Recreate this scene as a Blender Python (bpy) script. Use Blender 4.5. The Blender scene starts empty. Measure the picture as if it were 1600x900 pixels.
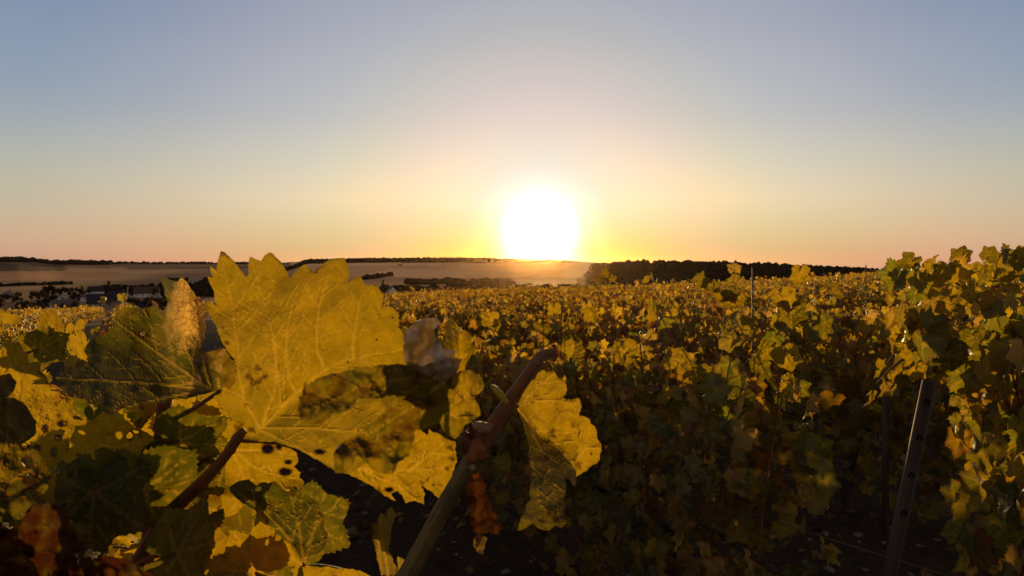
import bpy, bmesh, math, random
import numpy as np
from mathutils import Vector, Matrix, noise, geometry

random.seed(7); np.random.seed(7)
sc = bpy.context.scene
COL = sc.collection
R = math.radians

# ------------------------------------------------------------------ camera
F = 1142.0                      # focal length in 1600-px units
CAMZ = 1.40
PITCH = math.atan(40 / F)
cam_d = bpy.data.cameras.new('camera')
cam = bpy.data.objects.new('camera', cam_d); COL.objects.link(cam)
cam.location = (0, 0, CAMZ)
cam.rotation_euler = (R(90) - PITCH, 0, 0)
cam_d.sensor_width = 36; cam_d.lens = 36 * F / 1600
cam_d.clip_start = 0.02; cam_d.clip_end = 30000
cam_d.dof.use_dof = True; cam_d.dof.focus_distance = 0.75; cam_d.dof.aperture_fstop = 42
sc.camera = cam
CR = Matrix.Rotation(R(90) - PITCH, 3, 'X')
CAM = Vector((0, 0, CAMZ))
def P(px, py, d):
    """world point seen at photo pixel (px, py) at depth d metres along the camera axis"""
    return CAM + CR @ Vector(((px - 800) / F * d, (450 - py) / F * d, -d))

# ------------------------------------------------------------------ sun + sky
SUN = (CR @ Vector(((843 - 800) / F, (450 - 366) / F, -1))).normalized()
SUN_EL = math.asin(SUN.z); SUN_AZ = math.atan2(SUN.x, SUN.y)
sun_d = bpy.data.lights.new('sun', 'SUN'); sun = bpy.data.objects.new('sun', sun_d); COL.objects.link(sun)
sun_d.energy = 4.5; sun_d.angle = R(0.6); sun_d.color = (1.0, 0.66, 0.26)
sun.rotation_euler = SUN.to_track_quat('Z', 'Y').to_euler()
sun.location = (0, 0, 60)

w = bpy.data.worlds.new('World'); sc.world = w; w.use_nodes = True
nt = w.node_tree; N = nt.nodes; L = nt.links; N.clear()
def node(t, **kw):
    n = N.new(t)
    for k, v in kw.items(): setattr(n, k, v)
    return n
def wmath(op, a, b=None, clamp=False):
    n = N.new('ShaderNodeMath'); n.operation = op; n.use_clamp = clamp
    for i, v in enumerate((a, b)):
        if v is None: continue
        if isinstance(v, (int, float)): n.inputs[i].default_value = v
        else: L.new(v, n.inputs[i])
    return n.outputs[0]
def wramp(fac, stops):
    n = N.new('ShaderNodeValToRGB'); el = n.color_ramp.elements
    n.color_ramp.interpolation = 'CARDINAL' if len(stops) > 5 else 'LINEAR'
    while len(el) < len(stops): el.new(0.5)
    for e, (p, c) in zip(el, stops): e.position = p; e.color = (*c, 1)
    L.new(fac, n.inputs[0]); return n.outputs[0]
out = node('ShaderNodeOutputWorld')
sky = node('ShaderNodeTexSky', sky_type='NISHITA')
sky.sun_disc = False; sky.sun_elevation = SUN_EL; sky.sun_rotation = SUN_AZ
sky.altitude = 150; sky.air_density = 1.0; sky.dust_density = 0.3; sky.ozone_density = 1.0
bg1 = node('ShaderNodeBackground'); bg1.inputs[1].default_value = 0.05
L.new(sky.outputs[0], bg1.inputs[0])
tc = node('ShaderNodeTexCoord')
sep = node('ShaderNodeSeparateXYZ'); L.new(tc.outputs['Generated'], sep.inputs[0])
vd = node('ShaderNodeVectorMath', operation='DOT_PRODUCT'); L.new(tc.outputs['Generated'], vd.inputs[0]); vd.inputs[1].default_value = SUN
ang = wmath('MULTIPLY', wmath('ARCCOSINE', wmath('MINIMUM', vd.outputs['Value'], 0.9999999)), 180 / math.pi)
elv = wmath('MULTIPLY', wmath('ARCSINE', sep.outputs[2]), 180 / math.pi)
def lin(r, g, b):
    return tuple(((v / 255 + 0.055) / 1.055) ** 2.4 if v > 10 else v / 255 / 12.92 for v in (r, g, b))
# air colour by height above the horizon (0..40 degrees)
base = wramp(wmath('DIVIDE', elv, 40, clamp=True), [
    (0.0, (.33, .22, .225)), (0.075, (.36, .285, .255)), (0.165, (.32, .315, .305)), (0.265, (.215, .255, .34)),
    (0.39, (.165, .215, .335)), (0.51, (.125, .175, .30)), (0.68, (.08, .11, .17)), (1.0, (.05, .05, .07))])
hi = wramp(wmath('DIVIDE', elv, 10, clamp=True), [(0.08, (0, 0, 0)), (0.48, (1, 1, 1))])
# the low air turns yellower close to the sun
low = wramp(wmath('DIVIDE', ang, 40, clamp=True), [(0.0, (.3, .85, .4)), (.2, (.2, .88, .7)), (.31, (.15, .88, .95)), (.46, (.5, 1, .88)), (.7, (1, 1, .96)), (.9, (1, 1, 1))])
# unseen sky behind the camera, lifted and warmed as added front fill
back_fill = wramp(wmath('DIVIDE', ang, 180, clamp=True), [(0.0, (1, 1, 1)), (0.22, (1, 1, 1)), (0.36, (1.05, .92, .75)), (0.5, (1.4, 1.1, .82)), (1.0, (1.45, 1.06, .76))])
def wmix(fac, a, b, blend='MIX'):
    n = node('ShaderNodeMix', data_type='RGBA', blend_type=blend); n.clamp_result = False
    if isinstance(fac, (int, float)): n.inputs[0].default_value = fac
    else: L.new(fac, n.inputs[0])
    for k, v in ((6, a), (7, b)):
        if isinstance(v, tuple): n.inputs[k].default_value = (*v, 1)
        else: L.new(v, n.inputs[k])
    return n.outputs[2]
air = wmix(1.0, wmix(1.0, base, wmix(hi, low, (1.0, 1.0, 1.0)), 'MULTIPLY'), back_fill, 'MULTIPLY')
# aureole round the sun (0..40 degrees)
aur = wramp(wmath('DIVIDE', ang, 40, clamp=True), [
    (0.0, (.10, .19, .28)), (.107, (.10, .19, .28)), (.15, (.20, .215, .20)), (.2, (.31, .22, .145)), (.275, (.30, .19, .10)), (.375, (.215, .16, .06)),
    (.45, (.17, .13, .068)), (.65, (.095, .06, .03)), (.9, (0, 0, 0))])
core = wramp(wmath('DIVIDE', ang, 8, clamp=True), [(0.0, (4, 4, 4)), (.2, (2.5, 2.5, 2.5)), (.32, (1.0, 1.0, .9)), (.40, (.42, .42, .36)), (.5, (.13, .14, .12)), (.65, (.03, .03, .03)), (.9, (0, 0, 0))])
tot = wmix(1.0, wmix(1.0, air, wmix(1.0, aur, hi, 'MULTIPLY'), 'ADD'), core, 'ADD')
bg2 = node('ShaderNodeBackground'); bg2.inputs[1].default_value = 1.0; L.new(tot, bg2.inputs[0])
ash = node('ShaderNodeAddShader'); L.new(bg1.outputs[0], ash.inputs[0]); L.new(bg2.outputs[0], ash.inputs[1])
L.new(ash.outputs[0], out.inputs[0])

sc.view_settings.view_transform = 'Standard'; sc.view_settings.look = 'None'
sc.view_settings.exposure = 0.0; sc.view_settings.gamma = 1.0; sc.view_settings.use_curve_mapping = False
sc.render.engine = 'CYCLES'
cy = sc.cycles
cy.max_bounces = 5; cy.diffuse_bounces = 2; cy.glossy_bounces = 2; cy.transmission_bounces = 3; cy.volume_bounces = 0; cy.transparent_max_bounces = 8
cy.use_denoising = True; cy.sample_clamp_indirect = 4.0; cy.caustics_reflective = False; cy.caustics_refractive = False

# ------------------------------------------------------------------ helpers
def tag(o, label=None, cat=None, group=None, kind=None):
    if label: o['label'] = label
    if cat: o['category'] = cat
    if group: o['group'] = group
    if kind: o['kind'] = kind
    return o
def empty(name, loc=(0, 0, 0), rz=0.0):
    o = bpy.data.objects.new(name, None); COL.objects.link(o)
    o.location = loc; o.rotation_euler = (0, 0, rz); o.empty_display_size = .1
    return o
def mesh_obj(name, verts, faces, mats, parent=None, smooth=True, midx=None, attrs=None, uv=None):
    me = bpy.data.meshes.new(name)
    me.from_pydata([tuple(v) for v in verts], [], [tuple(f) for f in faces]); me.update()
    if not isinstance(mats, (list, tuple)): mats = [mats]
    for m in mats: me.materials.append(m)
    if midx is not None: me.polygons.foreach_set('material_index', np.asarray(midx, dtype=np.int32))
    if smooth: me.polygons.foreach_set('use_smooth', np.ones(len(me.polygons), dtype=bool))
    for nm, arr in (attrs or {}).items():
        a = me.attributes.new(nm, 'FLOAT_COLOR', 'POINT'); a.data.foreach_set('color', np.asarray(arr, dtype=np.float32).ravel())
    if uv is not None:
        ul = me.uv_layers.new(name='UVMap')
        li = np.empty(len(me.loops), dtype=np.int32); me.loops.foreach_get('vertex_index', li)
        ul.data.foreach_set('uv', np.asarray(uv, dtype=np.float32)[li].ravel())
    o = bpy.data.objects.new(name, me); COL.objects.link(o)
    if parent is not None:
        o.parent = parent
        if parent.type == 'EMPTY' and parent.parent is None:
            pass
    return o
def smoothstep(a, b, x):
    t = max(0.0, min(1.0, (x - a) / (b - a))); return t * t * (3 - 2 * t)
def fbm(x, y, z=0.0, o=4):
    return noise.fractal((x, y, z), 0.9, 2.1, o)

class MB:
    """collects plain geometry for one mesh"""
    def __init__(s): s.v = []; s.f = []; s.c = []; s.u = []
    def add(s, verts, faces, col=None):
        b = len(s.v); s.v += [tuple(v) for v in verts]; s.f += [tuple(i + b for i in f) for f in faces]
        if col is not None: s.c += [col] * len(verts)
    def tube(s, pts, rad, seg=8, cap=True, wob=0.0, seed=0.0):
        pts = [Vector(p) for p in pts]; n = len(pts)
        vs = []; fs = []; run = 0.0
        up = Vector((0.13, 0.31, 0.94))
        for i, p in enumerate(pts):
            t = (pts[min(i + 1, n - 1)] - pts[max(i - 1, 0)]).normalized()
            a = t.cross(up)
            if a.length < 1e-4: a = t.cross(Vector((1, 0, 0)))
            a.normalize(); b = t.cross(a)
            if i: run += (p - pts[i - 1]).length
            for k in range(seg):
                th = 2 * math.pi * k / seg; s.u.append((math.cos(th), run * 30))
                r = rad[i] if not isinstance(rad, (int, float)) else rad
                if wob: r *= 1 + wob * noise.noise((p.x * 40 + math.cos(th), p.y * 40 + math.sin(th), p.z * 40 + seed))
                vs.append(p + (a * math.cos(th) + b * math.sin(th)) * r)
        for i in range(n - 1):
            for k in range(seg):
                k2 = (k + 1) % seg
                fs.append((i * seg + k, i * seg + k2, (i + 1) * seg + k2, (i + 1) * seg + k))
        if cap:
            fs.append(tuple(reversed(range(seg)))); fs.append(tuple((n - 1) * seg + k for k in range(seg)))
        s.add(vs, fs)
    def box(s, x0, x1, y0, y1, z0, z1):
        v = [(x0, y0, z0), (x1, y0, z0), (x1, y1, z0), (x0, y1, z0), (x0, y0, z1), (x1, y0, z1), (x1, y1, z1), (x0, y1, z1)]
        s.add(v, [(3, 2, 1, 0), (4, 5, 6, 7), (0, 1, 5, 4), (1, 2, 6, 5), (2, 3, 7, 6), (3, 0, 4, 7)])
    def build(s, name, mat, parent=None, smooth=True, **kw):
        if s.u and len(s.u) == len(s.v): kw['uv'] = s.u
        return mesh_obj(name, s.v, s.f, mat, parent, smooth, **kw)
def bez(pts, n=8):
    """Catmull-Rom through points"""
    pts = [Vector(p) for p in pts]
    if len(pts) < 3: return pts
    q = [pts[0] * 2 - pts[1]] + pts + [pts[-1] * 2 - pts[-2]]
    out = []
    for i in range(1, len(q) - 2):
        for k in range(n):
            t = k / n; a, b, c, d = q[i - 1], q[i], q[i + 1], q[i + 2]
            out.append(0.5 * ((2 * b) + (c - a) * t + (2 * a - 5 * b + 4 * c - d) * t * t + (3 * b - a - 3 * c + d) * t ** 3))
    out.append(pts[-1]); return out

# ------------------------------------------------------------------ materials
class Mat:
    def __init__(s, name):
        s.m = bpy.data.materials.new(name); s.m.use_nodes = True
        s.t = s.m.node_tree; s.t.nodes.clear()
        s.out = s.n('ShaderNodeOutputMaterial')
    def n(s, t, **kw):
        x = s.t.nodes.new(t)
        for k, v in kw.items(): setattr(x, k, v)
        return x
    def l(s, a, b): s.t.links.new(a, b)
    def math(s, op, a, b=None, c=None, clamp=False):
        x = s.n('ShaderNodeMath', operation=op, use_clamp=clamp)
        for i, v in enumerate((a, b, c)):
            if v is None: continue
            if isinstance(v, (int, float)): x.inputs[i].default_value = v
            else: s.l(v, x.inputs[i])
        return x.outputs[0]
    def mix(s, fac, a, b):
        x = s.n('ShaderNodeMix', data_type='RGBA')
        for sock, v in ((x.inputs[0], fac), (x.inputs[6], a), (x.inputs[7], b)):
            if isinstance(v, (int, float)): sock.default_value = v
            elif isinstance(v, tuple): sock.default_value = (*v, 1)
            else: s.l(v, sock)
        return x.outputs[2]
    def noise(s, scale, vec=None, detail=4, rough=.55):
        x = s.n('ShaderNodeTexNoise'); x.inputs['Scale'].default_value = scale; x.inputs['Detail'].default_value = detail; x.inputs['Roughness'].default_value = rough
        if vec is not None: s.l(vec, x.inputs['Vector'])
        return x.outputs['Fac']
    def ramp(s, fac, stops):
        x = s.n('ShaderNodeValToRGB'); el = x.color_ramp.elements
        while len(el) < len(stops): el.new(.5)
        for e, (p, c) in zip(el, stops): e.position = p; e.color = (*c, 1) if isinstance(c, tuple) else (c, c, c, 1)
        s.l(fac, x.inputs[0]); return x.outputs[0]
    def bump(s, h, strength=.3, dist=.01):
        x = s.n('ShaderNodeBump'); x.inputs['Strength'].default_value = strength; x.inputs['Distance'].default_value = dist
        s.l(h, x.inputs['Height']); return x.outputs[0]
    def principled(s, col, rough=.7, spec=.3, normal=None):
        x = s.n('ShaderNodeBsdfPrincipled')
        if isinstance(col, tuple): x.inputs['Base Color'].default_value = (*col, 1)
        else: s.l(col, x.inputs['Base Color'])
        if isinstance(rough, (int, float)): x.inputs['Roughness'].default_value = rough
        else: s.l(rough, x.inputs['Roughness'])
        x.inputs['Specular IOR Level'].default_value = spec
        if normal is not None: s.l(normal, x.inputs['Normal'])
        return x.outputs[0]
    def done(s, sh): s.l(sh, s.out.inputs[0]); return s.m

GREEN_R, YEL_R, BRN_R, DRY_R = (.048, .058, .018), (.20, .145, .028), (.055, .020, .009), (.40, .23, .07)
GREEN_T, YEL_T, BRN_T, DRY_T = (.12, .112, .005), (.52, .295, .005), (.075, .018, .004), (.80, .47, .09)

def leaf_material(name, hero):
    GREEN_T, YEL_T = ((.125, .120, .004), (.54, .325, .003)) if hero else ((.20, .205, .006), (.78, .46, .006))
    BRN_R, BRN_T = ((.055, .020, .009), (.075, .018, .004)) if hero else ((.11, .045, .02), (.28, .08, .008))  # vine browns turned more orange to deepen the painted sun glow
    GREEN_R, YEL_R = ((.050, .060, .018), (.20, .145, .028)) if hero else ((.080, .090, .034), (.22, .165, .040))
    M = Mat(name)
    at = M.n('ShaderNodeAttribute', attribute_name='leaf'); rgb = M.n('ShaderNodeSeparateColor'); M.l(at.outputs['Color'], rgb.inputs[0])
    yel, brn, vein, dry = rgb.outputs[0], rgb.outputs[1], rgb.outputs[2], at.outputs['Alpha']
    uvn = M.n('ShaderNodeUVMap', uv_map='UVMap'); uv = uvn.outputs[0]
    if hero:
        mott = M.noise(1.3, uv, 5, .6)
        yf = M.math('ADD', yel, M.math('MULTIPLY', M.math('SUBTRACT', mott, .5), .55), clamp=True)
        fine = M.noise(9.0, uv, 4, .65)
        vor = M.n('ShaderNodeTexVoronoi', feature='DISTANCE_TO_EDGE'); vor.inputs['Scale'].default_value = 6.0; M.l(uv, vor.inputs['Vector'])
        net = M.math('SUBTRACT', 1.0, M.math('MULTIPLY', vor.outputs['Distance'], 14.0), clamp=True)
        vv = M.math('MAXIMUM', vein, M.math('MULTIPLY', net, .16))
        spots = M.n('ShaderNodeTexVoronoi', feature='F1'); spots.inputs['Scale'].default_value = 2.1; M.l(uv, spots.inputs['Vector'])
        sp = M.math('MULTIPLY', M.math('LESS_THAN', spots.outputs['Distance'], .075), M.math('GREATER_THAN', M.noise(.9, uv, 2), .52))
        bf = M.math('MAXIMUM', brn, M.math('MULTIPLY', sp, .8))
    else:
        oi = M.n('ShaderNodeObjectInfo')
        shift = M.math('MULTIPLY', M.math('SUBTRACT', oi.outputs['Random'], .5), .35)
        mott = M.noise(3.0, uv, 3, .6)
        yf = M.math('ADD', M.math('ADD', yel, shift), M.math('MULTIPLY', M.math('SUBTRACT', mott, .5), .5), clamp=True)
        fine = M.noise(14.0, uv, 3, .65)
        vv = vein
        spn = M.noise(7.5, uv, 2, .5)
        bf = M.math('MAXIMUM', brn, M.math('MULTIPLY', M.math('GREATER_THAN', spn, .665), .85))
    refl = M.mix(yf, GREEN_R, YEL_R); trans = M.mix(yf, GREEN_T, YEL_T)
    refl = M.mix(M.math('MULTIPLY', vv, .6), refl, (.30, .24, .07)); trans = M.mix(M.math('MULTIPLY', vv, .6), trans, (.95, .55, .04))
    geo = M.n('ShaderNodeNewGeometry')
    refl = M.mix(M.math('MULTIPLY', geo.outputs['Backfacing'], .0 if hero else .55), refl, (.15, .145, .085))
    refl = M.mix(dry, refl, DRY_R); trans = M.mix(dry, trans, DRY_T)
    refl = M.mix(bf, refl, BRN_R); trans = M.mix(bf, trans, BRN_T)
    k = M.math('ADD', M.math('MULTIPLY', fine, .6), .7)
    if hero: k = M.math('SUBTRACT', k, M.math('MULTIPLY', M.math('MULTIPLY', net, dry), .55))
    sc_ = M.n('ShaderNodeVectorMath', operation='SCALE'); M.l(refl, sc_.inputs[0]); M.l(k, sc_.inputs['Scale'])
    sc2 = M.n('ShaderNodeVectorMath', operation='SCALE'); M.l(trans, sc2.inputs[0]); M.l(k, sc2.inputs['Scale'])
    nrm = M.bump(M.math('ADD', M.math('MULTIPLY', vv, -1.0 if hero else -.6), M.math('MULTIPLY', fine, .22 if hero else .6)), .6 if hero else .4, .0022 if hero else .004)
    d = M.principled(sc_.outputs[0], .6 if hero else .48, .10 if hero else .5, nrm)
    t = M.n('ShaderNodeBsdfTranslucent'); M.l(sc2.outputs[0], t.inputs[0]); M.l(nrm, t.inputs['Normal'])
    mx = M.n('ShaderNodeMixShader'); mx.inputs[0].default_value = .5; M.l(d, mx.inputs[1]); M.l(t.outputs[0], mx.inputs[2])
    return M.done(mx.outputs[0])
M_PALE = Mat('pale withered leaf'); _t = M_PALE.n('ShaderNodeUVMap', uv_map='UVMap'); _n = M_PALE.noise(2.2, _t.outputs[0], 5, .6)
_d = M_PALE.principled(M_PALE.mix(M_PALE.ramp(_n, [(.35, 0.), (.65, 1.)]), (.36, .25, .15), (.72, .62, .52)), .55, .3, M_PALE.bump(_n, .5, .002))
_tr = M_PALE.n('ShaderNodeBsdfTranslucent'); _tr.inputs[0].default_value = (.22, .13, .03, 1)
_mx = M_PALE.n('ShaderNodeMixShader'); _mx.inputs[0].default_value = .35; M_PALE.l(_d, _mx.inputs[1]); M_PALE.l(_tr.outputs[0], _mx.inputs[2]); M_PALE = M_PALE.done(_mx.outputs[0])
M_HERO = leaf_material('grape leaf close', True)
M_LEAF = leaf_material('grape leaf', False)

def bark(name, c1, c2, scale, bstr=.5, rough=.7):
    M = Mat(name); tcn = M.n('ShaderNodeTexCoord'); n1 = M.noise(scale, tcn.outputs['Object'], 5, .65)
    n2 = M.noise(scale * 6, tcn.outputs['Object'], 3)
    uvn = M.n('ShaderNodeUVMap', uv_map='UVMap'); mp = M.n('ShaderNodeMapping'); mp.inputs['Scale'].default_value = (5.0, .55, 1); M.l(uvn.outputs[0], mp.inputs['Vector'])
    st = M.noise(2.2, mp.outputs[0], 5, .7)
    f = M.math('ADD', M.math('MULTIPLY', n1, .5), M.math('MULTIPLY', st, .5))
    col = M.mix(M.ramp(f, [(.36, 0.0), (.62, 1.0)]), c1, c2)
    return M.done(M.principled(col, rough, .3, M.bump(M.math('ADD', M.math('ADD', n1, M.math('MULTIPLY', st, 1.3)), M.math('MULTIPLY', n2, .4)), bstr, .003)))
M_CANE_R = bark('red brown cane', (.17, .046, .014), (.31, .11, .032), 60, .7, .5)
M_CANE_G = bark('olive brown cane', (.10, .062, .02), (.33, .23, .075), 70, .9, .55)
M_TRUNK = bark('vine bark', (.045, .028, .02), (.12, .08, .055), 25, .9, .85)
M_YBUD = bark('yellow shoot', (.34, .22, .02), (.45, .30, .03), 60, .3, .6)
M_BUD = bark('pale dry bud', (.20, .09, .045), (.36, .20, .11), 90, .8, .7)
M_DRYB = bark('dry brown leaf', (.06, .016, .009), (.13, .04, .02), 40, .6, .6)

M_STEEL = Mat('galvanised steel')
_t = M_STEEL.n('ShaderNodeTexCoord'); _n = M_STEEL.noise(30, _t.outputs['Object'], 5, .7); _n2 = M_STEEL.noise(6, _t.outputs['Object'], 3)
M_STEEL_ = M_STEEL.done(M_STEEL.principled(M_STEEL.mix(M_STEEL.ramp(_n2, [(.4, 0.), (.7, 1.)]), (.085, .050, .034), (.05, .026, .017)), .62, .4, M_STEEL.bump(_n, .25, .002)))
M_DARK = Mat('dark slot'); M_DARK_ = M_DARK.done(M_DARK.principled((.012, .008, .008), .8, .2))
M_WIRE = Mat('rusty wire'); M_WIRE_ = M_WIRE.done(M_WIRE.principled((.16, .07, .045), .55, .4))

M_SOIL = Mat('vineyard soil')
_t = M_SOIL.n('ShaderNodeTexCoord'); _o = _t.outputs['Object']
_a = M_SOIL.noise(1.1, _o, 6, .65); _b = M_SOIL.noise(22, _o, 5, .7); _c = M_SOIL.noise(90, _o, 3)
_col = M_SOIL.mix(M_SOIL.ramp(_b, [(.35, 0.), (.7, 1.)]), (.055, .030, .017), (.12, .070, .040))
_col = M_SOIL.mix(M_SOIL.ramp(_a, [(.5, 0.), (.72, .55)]), _col, (.065, .052, .018))
M_SOIL_ = M_SOIL.done(M_SOIL.principled(_col, .95, .15, M_SOIL.bump(M_SOIL.math('ADD', _b, M_SOIL.math('MULTIPLY', _c, .4)), .9, .03)))

M_FIELD = Mat('farm fields')
_at = M_FIELD.n('ShaderNodeAttribute', attribute_name='crop'); _t = M_FIELD.n('ShaderNodeTexCoord')
_n = M_FIELD.noise(.012, _t.outputs['Object'], 6, .6); _m = M_FIELD.noise(.15, _t.outputs['Object'], 4, .6)
_k = M_FIELD.math('ADD', M_FIELD.math('MULTIPLY', _n, .7), M_FIELD.math('ADD', M_FIELD.math('MULTIPLY', _m, .35), .48))
_s = M_FIELD.n('ShaderNodeVectorMath', operation='SCALE'); M_FIELD.l(_at.outputs['Color'], _s.inputs[0]); M_FIELD.l(_k, _s.inputs['Scale'])
M_FIELD_ = M_FIELD.done(M_FIELD.principled(_s.outputs[0], .95, .05))

def plain(name, c, rough=.8, var=.25, scale=.6):
    M = Mat(name); t = M.n('ShaderNodeTexCoord'); n = M.noise(scale, t.outputs['Object'], 5, .6)
    col = M.mix(n, tuple(v * (1 - var) for v in c), tuple(v * (1 + var) for v in c))
    return M.done(M.principled(col, rough, .2))
M_PLASTER = plain('pale plaster', (.52, .46, .40)); M_PLASTER2 = plain('grey plaster', (.30, .26, .24)); M_WHITE = plain('white wall', (.75, .70, .64))
M_SLATE = plain('slate roof', (.042, .032, .045), .65); M_TILE = plain('brown tile roof', (.13, .065, .045), .8)
M_GREYROOF = plain('weathered roof', (.17, .12, .11), .8); M_GLASS = plain('dark window', (.03, .03, .035), .15); M_BRICK = plain('chimney brick', (.22, .10, .07))
def foliage_mat(name, c1, c2, t1):
    M = Mat(name); oi = M.n('ShaderNodeObjectInfo'); t = M.n('ShaderNodeTexCoord'); n = M.noise(.9, t.outputs['Object'], 3)
    col = M.mix(M.math('ADD', M.math('MULTIPLY', n, .7), M.math('MULTIPLY', oi.outputs['Random'], .3)), c1, c2)
    d = M.principled(col, .8, .1); tr = M.n('ShaderNodeBsdfTranslucent'); tr.inputs[0].default_value = (*t1, 1)
    mx = M.n('ShaderNodeMixShader'); mx.inputs[0].default_value = .3; M.l(d, mx.inputs[1]); M.l(tr.outputs[0], mx.inputs[2])
    return M.done(mx.outputs[0])
M_TREE = foliage_mat('tree foliage', (.028, .020, .012), (.060, .044, .022), (.07, .04, .01))
M_TREE_O = foliage_mat('rusty foliage', (.09, .04, .018), (.15, .07, .03), (.22, .09, .02))
M_WOOD = foliage_mat('wood canopy', (.024, .016, .008), (.048, .032, .016), (.03, .018, .005))
M_STONE = plain('pale stone', (.24, .18, .14), .9, .35, 14)

# ------------------------------------------------------------------ terrain
def interp(x, tab):
    if x <= tab[0][0]: return tab[0][1]
    for (a, va), (b, vb) in zip(tab, tab[1:]):
        if x <= b:
            t = (x - a) / (b - a); return va + (vb - va) * t
    return tab[-1][1]
RIDGE_Y = [(-900, 406), (0, 406), (30, 405.5), (60, 407), (85, 409), (150, 410), (300, 410.5), (440, 410), (470, 408.5), (560, 406.5), (640, 405.5),
           (700, 405), (780, 406), (830, 405.5), (890, 406.5), (915, 408.5), (950, 411), (1060, 412.5), (1200, 417), (1350, 424), (1390, 427), (1450, 434), (2400, 440)]
RIDGE_R = [(-900, 3200), (400, 3200), (480, 2000), (880, 2000), (925, 1050), (1400, 1000), (2400, 1000)]
VAL = -30.0
def near_z(x, y):
    s = math.sqrt(x * x + 4)
    tt = max(0.0, min(.85, x / max(y, 1.0)))
    sx = .047 * x if x < 0 else x * (.047 - .037 * smoothstep(0, 2, x) + .068 * tt)
    r = math.hypot(x, y)
    return -.028 * y * smoothstep(-6, 2, y) + sx * (1 - .45 * smoothstep(10, 60, abs(x))) - .00022 * max(0, r - 14) ** 2
def ground_z(x, y):
    r = math.hypot(x, y)
    zn = near_z(x, y)
    if r < 60: return zn
    az = math.atan2(x, y)
    px = 800 + F * math.tan(max(-1.0, min(1.0, az)))
    t = smoothstep(60, 430, r)
    rr = min(r, 62.0)
    z0 = near_z(x / r * rr, y / r * rr) - (r - rr) * .055
    z = z0 * (1 - t) + VAL * t
    if r > 780:
        RR = interp(px, RIDGE_R); a1 = (410 - interp(px, RIDGE_Y)) / F; a0 = (VAL - CAMZ) / 780
        if r < RR:
            u = (r - 780) / (RR - 780); a = a0 + (a1 - a0) * u ** .75
            z = CAMZ + a * r + 1.5 * u * (1 - u) * noise.noise((x * .003, y * .003, 0))
        else:
            z = CAMZ + a1 * RR - (r - RR) * .03
    return z

def crop_colour(px, y, x, yy):
    n = noise.noise((x * .004, yy * .004, 3.0))
    if px < 455:
        if y < 413 + 3 * n: c = (.15, .11, .075)
        elif y < 419 + n and px > 100: c = (.24, .17, .115)
        elif y < 423.5 and px < 106 - (y - 420) * 2: c = (.085, .06, .04)
        elif y < 426 + (px - 60) * .004: c = (.33, .23, .16)
        elif y < 438: c = (.36, .21, .14) if (px < 103 - (y - 428) * 1.3) else ((.30, .17, .105) if px < 172 else (.27, .19, .13))
        else: c = (.22, .15, .10)
        if 175 < px < 200 and 417 < y < 420.5: c = (.42, .30, .21)
        if px > 200 and abs(y - 420 + (px - 200) * .012) < 1.1: c = (.15, .10, .07)
    elif px < 925:
        if y < 410.5: c = (.13, .095, .06)
        elif y < 415 and px < 690: c = (.42, .30, .21)
        elif y < 420 and px < 720: c = (.30, .21, .15)
        elif y < 434: c = (.40, .27, .185) if (px - 570) * .27 + (y - 430) > 0 else (.31, .21, .14)
        else: c = (.23, .15, .10)
    else:
        c = (.08, .055, .035)
    k = (1 + .18 * n) * (1 - .5 * smoothstep(690, 830, px)) * (1.15 + 1.0 * smoothstep(440, 480, px))  # field tone adjusted for sunlight: lower below the sun, raised where it misses
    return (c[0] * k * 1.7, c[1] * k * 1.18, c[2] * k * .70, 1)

def terrain():
    # azimuths: dense inside the view, coarse outside
    azs = list(np.radians(np.concatenate([np.arange(-180, -48, 4.0), np.arange(-48, -40, 1.0), np.arange(-40, 40.01, .16), np.arange(41, 48, 1.0), np.arange(48, 180, 4.0)])))
    rs = [0.25]
    while rs[-1] < 9: rs.append(rs[-1] * 1.03 + .004)
    n_near = None
    while rs[-1] < 8500:
        nx = rs[-1] * (1.028 if rs[-1] < 3400 else 1.12)
        rs.append(nx)
        if n_near is None and nx > 95: n_near = len(rs) - 1
    na = len(azs)
    V = []
    for i, r in enumerate(rs):
        for a in azs:
            x, y = r * math.sin(a), r * math.cos(a)
            z = ground_z(x, y)
            if r < 16:
                k = 1 - smoothstep(9, 16, r)
                z += k * (.028 * fbm(x * 1.6, y * 1.6, 1.0, 3) + .012 * fbm(x * 9, y * 9, 2.0, 3))
            V.append((x, y, z))
    def band(i0, i1, centre=False):
        vs = V[i0 * na:(i1 + 1) * na]; fs = []
        for i in range(i1 - i0):
            for k in range(na):
                k2 = (k + 1) % na
                fs.append((i * na + k, i * na + k2, (i + 1) * na + k2, (i + 1) * na + k))
        if centre:
            vs = vs + [(0, 0, ground_z(0, 0))]; c = len(vs) - 1
            fs += [(k, c, (k + 1) % na) for k in range(na)]
        fs = [tuple(reversed(f)) for f in fs]
        return vs, fs
    vs, fs = band(0, n_near, True)
    g = mesh_obj('ground', vs, fs, M_SOIL_); tag(g, 'dark bare vineyard soil between the rows', kind='structure')
    vs, fs = band(n_near, len(rs) - 1)
    cols = []
    for x, y, z in vs:
        if y > 30:
            px = 800 + F * x / y; py = 410 - (z - CAMZ) / y * F
            cols.append(crop_colour(px, py, x, y))
        else: cols.append((.22, .15, .10, 1))
    h = mesh_obj('hills', vs, fs, M_FIELD_, attrs={'crop': cols}); tag(h, 'low hills of tan harvested fields across the valley', kind='structure')
terrain()

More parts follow.
